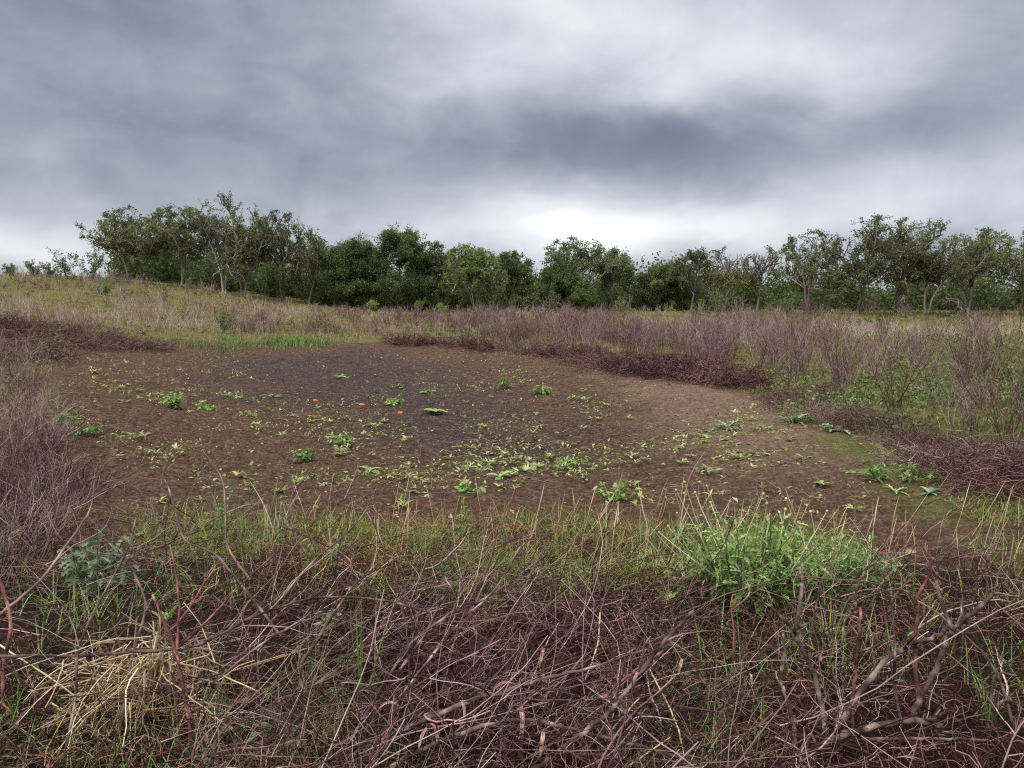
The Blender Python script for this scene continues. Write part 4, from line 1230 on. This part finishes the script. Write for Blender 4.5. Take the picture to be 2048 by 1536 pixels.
    # the tangle of thin fallen stems
    n = 1900
    x, y = polar(n, 1.5, 4.9, -0.76, 0.76, 0.5)
    g = fbm(x * 0.7, y * 0.7, 191, 3)
    k = RNG.random(n) < sst(g, 0.28, 0.5) * np.where(pix(x, y) > 1400, 0.5, np.where(pix(x, y) < 600, 0.7, 1.0)) * (1 - 0.8 * sst(y, 3.8, 4.6) * (pix(x, y) > 600))
    x, y = x[k], y[k]; n = len(x)
    S = np.stack([x, y, G(x, y) + RNG.uniform(0.0, 0.16, n)], -1)
    a = RNG.normal(size=n) * 0.75 + 0.55
    sg = np.where(RNG.random(n) < 0.8, 1, -1)
    D = np.stack([np.cos(a) * sg, np.sin(a) * sg, RNG.uniform(-0.05, 0.5, n)], -1)
    L_ = RNG.uniform(0.25, 1.05, n)
    P0 = grow(S, D, L_, 10, 0.11, 0.075, upv=RNG.normal(size=(n, 3)) * np.array([1, 1, 0.5]) + np.array([0, 0, -0.25]))
    P0[..., 2] = np.maximum(P0[..., 2], G(P0[..., 0], P0[..., 1]) + 0.01)
    rr = 0.0012 + 0.0034 * RNG.random(n) ** 1.8
    b = MB().tubes(P0, taper(n, 10, rr, rr * 0.5), 5, A=np.clip(RNG.normal(size=n) * 0.25 + 0.45, 0, 0.9))
    S, D, i, t = sprout(P0, 3, 0.1, 0.95, 0.6, 0.25)
    P1 = grow(S, D, L_[i] * RNG.uniform(0.12, 0.4, len(i)), 6, 0.12, 0.0)
    b.tubes(P1, taper(len(P1), 6, rr[i] * 0.55, rr[i] * 0.3), 4, A=np.clip(RNG.normal(size=len(i)) * 0.27 + 0.48, 0, 1))
    S, D, i2, t = sprout(P1, 2, 0.2, 0.95, 0.6, 0.25)
    P2 = grow(S, D, L_[i[i2]] * RNG.uniform(0.06, 0.2, len(i2)), 4, 0.15, 0.0)
    b.tubes(P2, taper(len(P2), 4, rr[i[i2]] * 0.35, rr[i[i2]] * 0.22), 3)
    tag(b.build('twig_tangle_litter', M['tangle']), kind='stuff')


near_bank()


def bank_things():
    # the big thistle bush
    plant_leafy(110, 0.54, 0.11, 0.028, 15, 0.18, 'thistle', 'thistle', 'thistle_bush', ph(1490, 1215), 'big bright green bushy thistle with pale seed heads on the bank', 'weed', spread=0.95, stalks=17, stalkH=0.9)
    plant_leafy(44, 0.42, 0.09, 0.024, 13, 0.18, 'thistle', 'thistle', 'thistle_bush', ph(1650, 1190), 'smaller looser thistle growing into the right side of the big one', 'weed', spread=1.0, stalks=6, stalkH=0.9)
    plant_leafy(22, 0.30, 0.09, 0.028, 13, 0.2, 'thistle', 'thistle', 'thistle_bush', ph(1400, 1190), 'low thistle shoots at the left side of the big bushy thistle', 'weed', spread=0.9)
    plant_leafy(18, 0.28, 0.09, 0.03, 12, 0.2, 'thistle_grey', 'thistle', 'thistle_bush', ph(1735, 1170), 'low greyish thistle shoots at the right end of the thistles', 'weed', spread=1.0)
    plant_leafy(16, 0.32, 0.12, 0.045, 12, 0.25, 'thistle_grey', 'thistle_grey', 'thistle_plant', ph(205, 1175), 'grey-green thistle among the red stems at the left of the bank', 'weed', spread=0.8)
    plant_leafy(9, 0.34, 0.10, 0.04, 10, 0.25, 'thistle_grey', 'thistle_grey', 'thistle_plant', ph(15, 1150), 'dark grey-green thistle half hidden at the left edge', 'weed', spread=0.7)
    plant_leafy(4, 0.52, 0.07, 0.012, 26, 1, 'green_blade', 'green_blade', 'tall_weed', ph(450, 1085), 'upright feathery green weed at the left of the near shore', 'weed', spread=0.15)
    plant_leafy(4, 0.58, 0.07, 0.014, 18, 1, 'thistle_grey', 'seed_stalk', 'tall_weed', ph(562, 1090), 'pale grey upright weed with bare tips on the near shore', 'weed', spread=0.3)
    plant_leafy(3, 0.50, 0.11, 0.018, 24, 0.6, 'thistle', 'thistle', 'tall_weed', ph(928, 1095), 'tall green weed over a leafy rosette at the middle of the near shore', 'weed', spread=0.12)
    plant_rosette(9, 0.17, 0.08, 0.6, 'thistle_grey', 'thistle_rosette', ph(935, 1090), 'blue-green rosette at the foot of the tall middle weed', 'weed')
    plant_leafy(5, 0.3, 0.09, 0.02, 14, 0.6, 'thistle', 'thistle', 'tall_weed', ph(645, 1150), 'green bushy weed on the bank left of the rusty litter', 'weed', spread=0.5)
    plant_rosette(9, 0.26, 0.055, 0.4, 'thistle_grey', 'thistle_rosette', ph(560, 1455, 0.03), 'blue-green lobed thistle leaves low among the fallen stems', 'weed', lift=0.5)
    for (px, py, n, L_, W_, label) in [
        (525, 1395, 5, 0.055, 0.025, 'two-leafed sprig near the green tuft among the fallen stems, upper one'),
        (440, 1420, 4, 0.05, 0.03, 'pale two-leaf sprout right of the straw clump'),
        (565, 1500, 4, 0.055, 0.035, 'pale sprout at the bottom below the lobed thistle leaves'),
        (690, 1340, 6, 0.05, 0.025, 'small leafy sprig behind the arching stems'),
        (1170, 1160, 6, 0.06, 0.03, 'yellow-green weed on the bank before the grass'),
        (1330, 1210, 8, 0.07, 0.035, 'yellow-green weed at the left foot of the big thistle'),
        (330, 1250, 7, 0.07, 0.03, 'green weed behind the red forked stem'),
        (660, 1255, 7, 0.06, 0.03, 'green weed under the arching fallen stems'),
        (980, 1245, 5, 0.05, 0.03, 'tiny sprig in the middle of the fallen stems'),
    ]:
        plant_rosette(n, L_ * 1.3, W_ * 1.3, 1, 'bright_leaf', 'leafy_sprig', ph(px, py, 0.02), label, 'weed', lift=1.6, arch=-0.6, K=4)
    # grass tufts that stand out
    for (px, py, n, L_, w, mat, label) in [
        (620, 1420, 45, 0.30, 0.004, 'green_blade', 'upright bright green grass tuft left of the fallen branches'),
        (720, 1420, 9, 0.50, 0.009, 'green_blade', 'tall sparse grass with long bent blue-green blades'),
        (430, 1480, 26, 0.22, 0.005, 'green_blade', 'green grass tuft right of the straw clump'),
        (380, 1380, 14, 0.20, 0.005, 'green_blade', 'small green grass tuft behind the straw clump'),
        (700, 1520, 16, 0.26, 0.006, 'green_blade', 'wide-bladed grass tuft at the foot of the thick fallen branch'),
        (80, 1330, 10, 0.26, 0.006, 'green_blade', 'bent green blades among the stems at the left edge'),
        (1980, 1450, 30, 0.22, 0.007, 'green_blade', 'grey-green grass tuft at the right behind the dead shrub'),
        (1660, 1290, 40, 0.20, 0.005, 'bank_grass', 'grass tuft between the thistle bush and the dead shrub'),
        (1850, 1255, 40, 0.18, 0.005, 'bank_grass', 'grass tuft behind the tallest forked stems of the dead shrub'),
        (1290, 1130, 70, 0.34, 0.004, 'bank_grass', 'dense olive grass tuft left of the big thistle'),
        (1120, 1115, 60, 0.28, 0.004, 'bank_grass', 'olive grass tuft at the middle of the bank'),
        (1210, 1110, 60, 0.30, 0.004, 'bank_grass', 'yellowish grass tuft between two olive tufts'),
        (850, 1120, 50, 0.22, 0.004, 'bank_grass', 'low green tuft left of the middle weed'),
        (1525, 1420, 5, 0.16, 0.004, 'green_blade', 'few green blades left of the dead shrub'),
        (745, 1400, 7, 0.42, 0.010, 'green_blade', 'few wide green blades bending over the fallen branches'),
    ]:
        a = RNG.uniform(0, 6.28, n); q = RNG.uniform(0, 0.5, n)
        D = np.stack([np.cos(a) * q, np.sin(a) * q, np.ones(n)], -1)
        B = np.stack([np.cos(a), np.sin(a), 0 * a], -1) * RNG.uniform(0, 0.06 if n > 30 else 0.03, n)[:, None]
        o = MB().strips(B, D, L_ * RNG.uniform(0.6, 1.15, n), w * RNG.uniform(0.7, 1.2, n), K=6, arch=RNG.uniform(-1.4, -0.3, n), prof='blade', fold=0).build('grass_tuft', M[mat])
        o.location = [float(v) for v in ph(px, py, 0)]
        tag(o, label, 'grass')
    # straw clump
    p = ph(300, 1440, 0)
    n = 190
    a = RNG.uniform(0, 6.28, n)
    S = np.stack([RNG.normal(size=n) * 0.10, RNG.normal(size=n) * 0.06, RNG.uniform(0.06, 0.30, n)], -1)
    D = np.stack([np.cos(a) * 0.6 - 0.25, np.sin(a) * 0.6 - 0.2, -RNG.uniform(-0.3, 1.0, n)], -1) + RNG.normal(size=(n, 3)) * 0.35
    P = grow(S, D, RNG.uniform(0.12, 0.42, n), 6, 0.17, -0.06)
    P[..., 2] = np.maximum(P[..., 2], 0.01)
    b = MB().tubes(P, taper(n, 6, RNG.uniform(0.0018, 0.0036, n), 0.0015), 4)
    S = np.stack([RNG.normal(size=26) * 0.04, RNG.normal(size=26) * 0.04, 0 * np.ones(26)], -1)
    P = grow(S, RNG.normal(size=(26, 3)) * 0.2 + np.array([0, 0, 1]), RNG.uniform(0.2, 0.4, 26), 4, 0.08)
    b.tubes(P, taper(26, 4, 0.004, 0.003), 5)
    n = 26
    S = np.stack([RNG.uniform(-0.45, 0.1, n), RNG.uniform(-0.25, 0.15, n), RNG.uniform(0.02, 0.12, n)], -1)
    P = grow(S, np.stack([np.ones(n), RNG.normal(size=n) * 0.5 + 0.3, RNG.normal(size=n) * 0.12], -1), RNG.uniform(0.3, 0.6, n), 4, 0.05)
    b.tubes(P, taper(n, 4, 0.0034, 0.0026), 5)
    o = b.build('straw_clump', M['straw']); o.location = [float(v) for v in p]
    tag(o, 'clump of broken pale yellow straw among the stems at lower left', 'straw')
    # loose straws
    for (pts, label) in [
        ([(0, 1290, .25), (120, 1370, .15), (190, 1425, .1)], 'long pale straw slanting down at the left edge'),
        ([(350, 1325, .25), (430, 1345, .2), (520, 1385, .15)], 'pale straw reaching right from the straw clump'),
        ([(1200, 1225, .3), (1195, 1290, .2), (1170, 1360, .1)], 'pale straw standing in the middle of the fallen stems'),
        ([(1300, 1340, .2), (1350, 1440, .15), (1370, 1525, .1)], 'bent pale straw beside the slanting branch'),
        ([(1260, 1530, .1), (1340, 1475, .15)], 'pale straw lying at the bottom left of the dead shrub'),
        ([(1215, 1470, .1), (1280, 1395, .2)], 'pale straw under the red-barked branch'),
    ]:
        branch(pts, 0.0035, 0.0025, 'loose_straw', 'straw', label, 'straw', knob=0.03, tint=0.7)
    # fallen and standing branches traced one by one
    for (pts, r0, r1, mat, ns, label) in [
        ([(660, 1525, .06), (720, 1500, .10), (800, 1462, .15), (870, 1430, .20), (960, 1395, .24), (995, 1392, .26)], .011, .008, 'branch', 5, 'thick dark branch lying from the bottom towards the middle'),
        ([(995, 1390, .26), (1080, 1360, .28), (1180, 1335, .30), (1290, 1300, .30)], .007, .004, 'branch', 4, 'straight thin branch continuing right of the thick dark one'),
        ([(1060, 1550, .12), (1120, 1500, .18), (1200, 1440, .24), (1240, 1400, .28), (1300, 1320, .36), (1350, 1260, .43), (1388, 1222, .48)], .0095, .006, 'branch', 3, 'long slanting branch pointing at the big thistle'),
        ([(1205, 1400, .29), (1235, 1368, .31), (1270, 1342, .33), (1330, 1300, .36)], .006, .004, 'red_branch', 1, 'bright red twig lying along the long slanting branch'),
        ([(760, 1550, .08), (820, 1512, .12), (880, 1485, .15), (960, 1455, .19), (1050, 1438, .20), (1130, 1455, .19), (1230, 1480, .17), (1360, 1515, .12)], .009, .005, 'branch', 5, 'arched grey-brown branch along the bottom of the fallen stems'),
        ([(690, 1500, .10), (750, 1400, .2), (820, 1290, .3), (900, 1230, .36), (985, 1185, .42), (1040, 1095, .52)], .0065, .004, 'branch', 5, 'long pale-tipped stem rising from lower left to the bank grass'),
        ([(780, 1420, .15), (850, 1330, .25), (930, 1235, .33), (1010, 1170, .38), (1100, 1105, .42)], .0055, .003, 'tangle', 5, 'thin stem alongside the long pale-tipped one'),
        ([(800, 1340, .2), (850, 1270, .3), (875, 1215, .4), (902, 1172, .46)], .006, .004, 'branch', 2, 'short broken stem with a pale split top'),
        ([(386, 1530, .02), (378, 1440, .14), (365, 1370, .24), (352, 1305, .33), (322, 1230, .42), (305, 1190, .47)], .0075, .005, 'red_branch', 2, 'red forked stem standing at left, main stem'),
        ([(352, 1310, .32), (358, 1230, .42), (352, 1150, .52), (340, 1090, .58)], .005, .003, 'red_branch', 1, 'upright red shoot from the fork of the red stem'),
        ([(310, 1290, .3), (360, 1240, .36), (400, 1180, .42), (440, 1120, .5)], .005, .003, 'red_branch', 2, 'slanting red stem behind the straw clump'),
        ([(350, 1300, .3), (420, 1235, .38), (480, 1170, .45), (560, 1100, .52)], .005, .003, 'red_branch', 2, 'longest slanting red stem left of the arching stems'),
        ([(-10, 1312, .3), (150, 1312, .3), (290, 1302, .32), (380, 1295, .33), (440, 1270, .36), (520, 1228, .42), (640, 1195, .45), (760, 1200, .44), (860, 1225, .4)], .0065, .004, 'branch', 6, 'long dark stem crossing level from the left edge then arching right'),
        ([(640, 1430, .1), (600, 1350, .22), (640, 1270, .33), (700, 1180, .42), (745, 1140, .48)], .006, .004, 'branch', 3, 'crooked upright stem left of the fallen branches'),
        ([(0, 1230, .4), (80, 1160, .48), (140, 1080, .55), (180, 1020, .6), (190, 960, .68)], .0065, .003, 'grey_twig', 4, 'pale grey curved stem rising at the left edge'),
        ([(0, 1160, .5), (20, 1240, .38), (8, 1340, .22), (5, 1420, .1)], .007, .006, 'red_branch', 1, 'reddish stem upright at the very left edge'),
        ([(560, 1270, .3), (500, 1190, .42), (430, 1110, .5), (370, 1080, .55), (350, 1020, .62), (330, 960, .68), (300, 930, .7)], .006, .003, 'branch', 5, 'long thin stem leaning left over the near shore'),
        ([(500, 1160, .42), (455, 1090, .5), (450, 1010, .6), (440, 950, .68), (405, 900, .74)], .0055, .0025, 'grey_twig', 4, 'arching thin stem over the left part of the near shore'),
        ([(560, 1200, .4), (620, 1130, .48), (700, 1060, .55), (740, 1010, .6)], .005, .0025, 'grey_twig', 4, 'thin grey stem slanting right over the near shore'),
        ([(560, 1050, .3), (700, 1120, .3), (640, 1210, .35), (520, 1290, .35), (420, 1370, .3)], .005, .003, 'tangle', 3, 'hooked thin stem looping over the left fallen stems'),
        ([(240, 1100, .4), (290, 1200, .35), (260, 1330, .25), (240, 1470, .1)], .006, .004, 'branch', 4, 'dark upright stem left of the straw clump'),
        ([(120, 1560, .05), (150, 1400, .2), (165, 1270, .35), (250, 1110, .5), (270, 1040, .55)], .006, .003, 'branch', 5, 'dark slender stem rising past the left thistle'),
        ([(2030, 1460, .1), (2000, 1360, .25), (1960, 1300, .3), (1880, 1230, .38), (1800, 1180, .42)], .0055, .003, 'branch', 4, 'thin branch reaching left from the right edge'),
        ([(2070, 1420, .15), (2010, 1400, .2), (1985, 1420, .18), (1990, 1350, .28), (2030, 1350, .3)], .005, .004, 'branch', 1, 'hooked dark twig at the right edge'),
        ([(1460, 1225, .25), (1500, 1180, .3), (1470, 1120, .4), (1485, 1060, .46)], .004, .002, 'branch', 1, 'thin dark twig standing in front of the big thistle'),
        ([(1465, 1330, .1), (1468, 1270, .2), (1463, 1195, .3), (1490, 1188, .32)], .0045, .003, 'red_branch', 1, 'small red-brown upright twig below the big thistle'),
        ([(1380, 1330, .1), (1420, 1380, .1), (1440, 1430, .1), (1410, 1530, .02)], .005, .004, 'branch', 3, 'dark crooked stem left of the dead shrub'),
    ]:
        branch(pts, r0, r1, 'fallen_branch' if mat != 'red_branch' else 'red_stem', mat, label, 'branch' if mat != 'red_branch' else 'stem', nside=ns, side=0.8)
    # the dead shrub at lower right: one plant, its stems are its parts
    e = tag(empty('dead_shrub', ph(1680, 1500, 0)), 'large dead shrub of thick crooked grey stems at the lower right of the bank', 'shrub')
    inv = np.array(e.location)
    for (pts, r0, r1, mat, ns) in [
        ([(1545, 1548, .03), (1600, 1515, .06), (1655, 1485, .09), (1720, 1462, .12), (1790, 1445, .15), (1830, 1440, .16), (1885, 1452, .15)], .0145, .010, 'branch', 3),
        ([(1655, 1470, .10), (1640, 1400, .2), (1625, 1340, .3), (1600, 1290, .38), (1590, 1262, .43), (1602, 1200, .54), (1604, 1160, .6), (1598, 1134, .64)], .0095, .006, 'branch', 2),
        ([(1590, 1264, .43), (1555, 1225, .49), (1528, 1205, .52), (1514, 1186, .55)], .006, .004, 'branch', 1),
        ([(1602, 1140, .62), (1585, 1142, .62), (1578, 1165, .57)], .004, .003, 'branch', 0),
        ([(1598, 1255, .44), (1625, 1240, .46), (1632, 1215, .5), (1638, 1182, .55)], .005, .003, 'branch', 1),
        ([(1596, 1530, .03), (1585, 1440, .16), (1570, 1385, .24), (1560, 1358, .28), (1570, 1300, .37), (1566, 1262, .42)], .007, .005, 'branch', 2),
        ([(1672, 1460, .11), (1720, 1385, .22), (1780, 1315, .34), (1830, 1285, .4), (1880, 1270, .44), (1893, 1253, .47)], .0105, .007, 'branch', 3),
        ([(1825, 1440, .15), (1840, 1400, .22), (1870, 1340, .33), (1892, 1285, .43), (1915, 1250, .5), (1955, 1220, .56), (1985, 1190, .6), (2003, 1180, .62)], .011, .006, 'branch', 3),
        ([(1706, 1460, .10), (1706, 1400, .2), (1712, 1340, .3), (1718, 1270, .42), (1720, 1215, .5)], .007, .005, 'red_branch', 2),
        ([(1718, 1222, .5), (1690, 1240, .47), (1684, 1290, .4)], .005, .003, 'branch', 0),
        ([(1712, 1220, .5), (1712, 1185, .55), (1728, 1145, .62), (1752, 1124, .65)], .005, .004, 'branch', 0),
        ([(1716, 1305, .36), (1755, 1290, .4), (1790, 1270, .43)], .005, .003, 'branch', 1),
        ([(1838, 1430, .16), (1832, 1340, .3), (1830, 1280, .4), (1835, 1215, .5), (1832, 1200, .53), (1858, 1150, .62), (1866, 1115, .68)], .0075, .005, 'red_branch', 2),
        ([(1905, 1260, .48), (1880, 1195, .58), (1872, 1160, .63), (1878, 1125, .69), (1890, 1115, .71)], .0065, .004, 'branch', 1),
        ([(1832, 1205, .52), (1810, 1182, .55), (1770, 1182, .55), (1745, 1205, .5)], .004, .003, 'branch', 0),
        ([(1925, 1260, .48), (1925, 1200, .56), (1938, 1182, .6), (1955, 1205, .56)], .005, .003, 'branch', 1),
        ([(1700, 1480, .05), (1800, 1478, .12), (1900, 1478, .14), (1975, 1480, .14)], .006, .004, 'branch', 2),
        ([(1810, 1470, .08), (1790, 1380, .25), (1790, 1290, .4), (1780, 1200, .52), (1765, 1140, .6)], .005, .003, 'branch', 2),
    ]:
        b = limb(pts, r0, r1, 'stem', mat, '', nside=ns, side=0.7)
        b.build('stem', M[mat], e, origin=inv)
    # curled dry leaf strips with pale backs
    for (px, py, size, rz, label) in [
        (990, 1378, 0.11, 0.3, 'curled pale dry leaf hooked over the end of the thick dark branch'),
        (1078, 1318, 0.11, 1.4, 'tall hooked pale dry leaf in the middle of the fallen stems'),
        (925, 1422, 0.09, 1.9, 'pale dry leaf hanging beside the thick dark branch'),
        (762, 1412, 0.09, 0.2, 'round-bowed dry leaf over the lower left fallen stems'),
        (870, 1470, 0.09, 2.2, 'bowed pinkish dry leaf at the bottom middle'),
        (1038, 1468, 0.14, 1.7, 'longest upright dry leaf at the bottom middle'),
        (1078, 1500, 0.11, 1.5, 'pinkish dry leaf pair standing at the bottom'),
        (838, 1480, 0.09, 1.3, 'thin dry leaf at the bottom left of the bowed one'),
        (950, 1255, 0.07, 2.6, 'white-edged dry leaf behind the fallen stems'),
        (1355, 1335, 0.10, 1.2, 'reddish dry leaf by the slanting branch'),
        (1500, 1350, 0.06, 1.5, 'small red-brown dry leaf on the left of the dead shrub'),
    ]:
        K = 10
        u = np.linspace(0, 1, K)
        ang = -0.6 + u * 3.4
        P = np.stack([np.cumsum(np.sin(ang)) / K, 0 * u, np.cumsum(np.cos(ang)) / K], -1) * size * 1.5
        w = np.sin(np.pi * u ** 0.8) ** 0.6 * size * 0.05 + 0.001
        cr = np.linspace(-1, 1, 4)
        V = P[:, None, :] + cr[None, :, None] * w[:, None, None] * np.array([0, 1.0, 0]) + (1 - cr[None, :, None] ** 2) * w[:, None, None] * np.stack([np.cos(ang), 0 * u, -np.sin(ang)], -1)[:, None, :] * 0.7
        i = np.arange(K * 4).reshape(K, 4)
        Q = np.stack([i[:-1, :-1], i[:-1, 1:], i[1:, 1:], i[1:, :-1]], -1)
        o = MB().add(V, Q=Q, A=RNG.random(K * 4) * 0.5 + 0.35).build('dry_leaf', M['curl'])
        so = o.modifiers.new('thickness', 'SOLIDIFY'); so.thickness = 0.002
        o.location = [float(v) for v in ph(px, py + 25, 0.18)]; o.rotation_euler = (0.15, 0.1, rz)
        tag(o, label, 'leaf')


bank_things()


# what the covering masses are, in words
for nm, lab, cat in [
    ('ground', 'brown bare soil of the dry pond and the field around it', 'ground'),
    ('woods', 'dark mass of woodland behind the front row of trees', 'woods'),
    ('field_grass', 'short mixed green and straw grass over the old field', 'grass'),
    ('dry_stalk_undergrowth', 'pinkish dry stalks standing over the whole field', 'dry stalks'),
    ('field_weeds', 'low leafy green weeds in patches over the field', 'weeds'),
    ('shore_grass', 'bright green grass strip along the far shore', 'grass'),
    ('green_weeds', 'short mossy grass on the right bank of the pond', 'grass'),
    ('leaf_litter', 'tan crumbs of leaf and stem scattered on the bare soil', 'litter'),
    ('sprout_ground_cover', 'tiny pale green sprouts scattered on the bare soil', 'sprouts'),
    ('matted_litter', 'dark red-brown matted dead stems covering the near bank', 'litter'),
    ('rusty_litter', 'rust coloured dead grass among the bank grass', 'litter'),
    ('bank_grass', 'yellow-green grass along the near bank', 'grass'),
    ('dry_shore_weeds', 'thin dry grey weeds on the near and left shore', 'weeds'),
    ('understory_grass', 'green blades growing through the fallen stems', 'grass'),
    ('seeding_grass', 'thin straw coloured seeding grass stems over the bank', 'grass'),
    ('twig_tangle_litter', 'dense tangle of thin fallen purplish stems on the near bank', 'twigs'),
]:
    o = bpy.data.objects.get(nm)
    if o: tag(o, lab, cat)
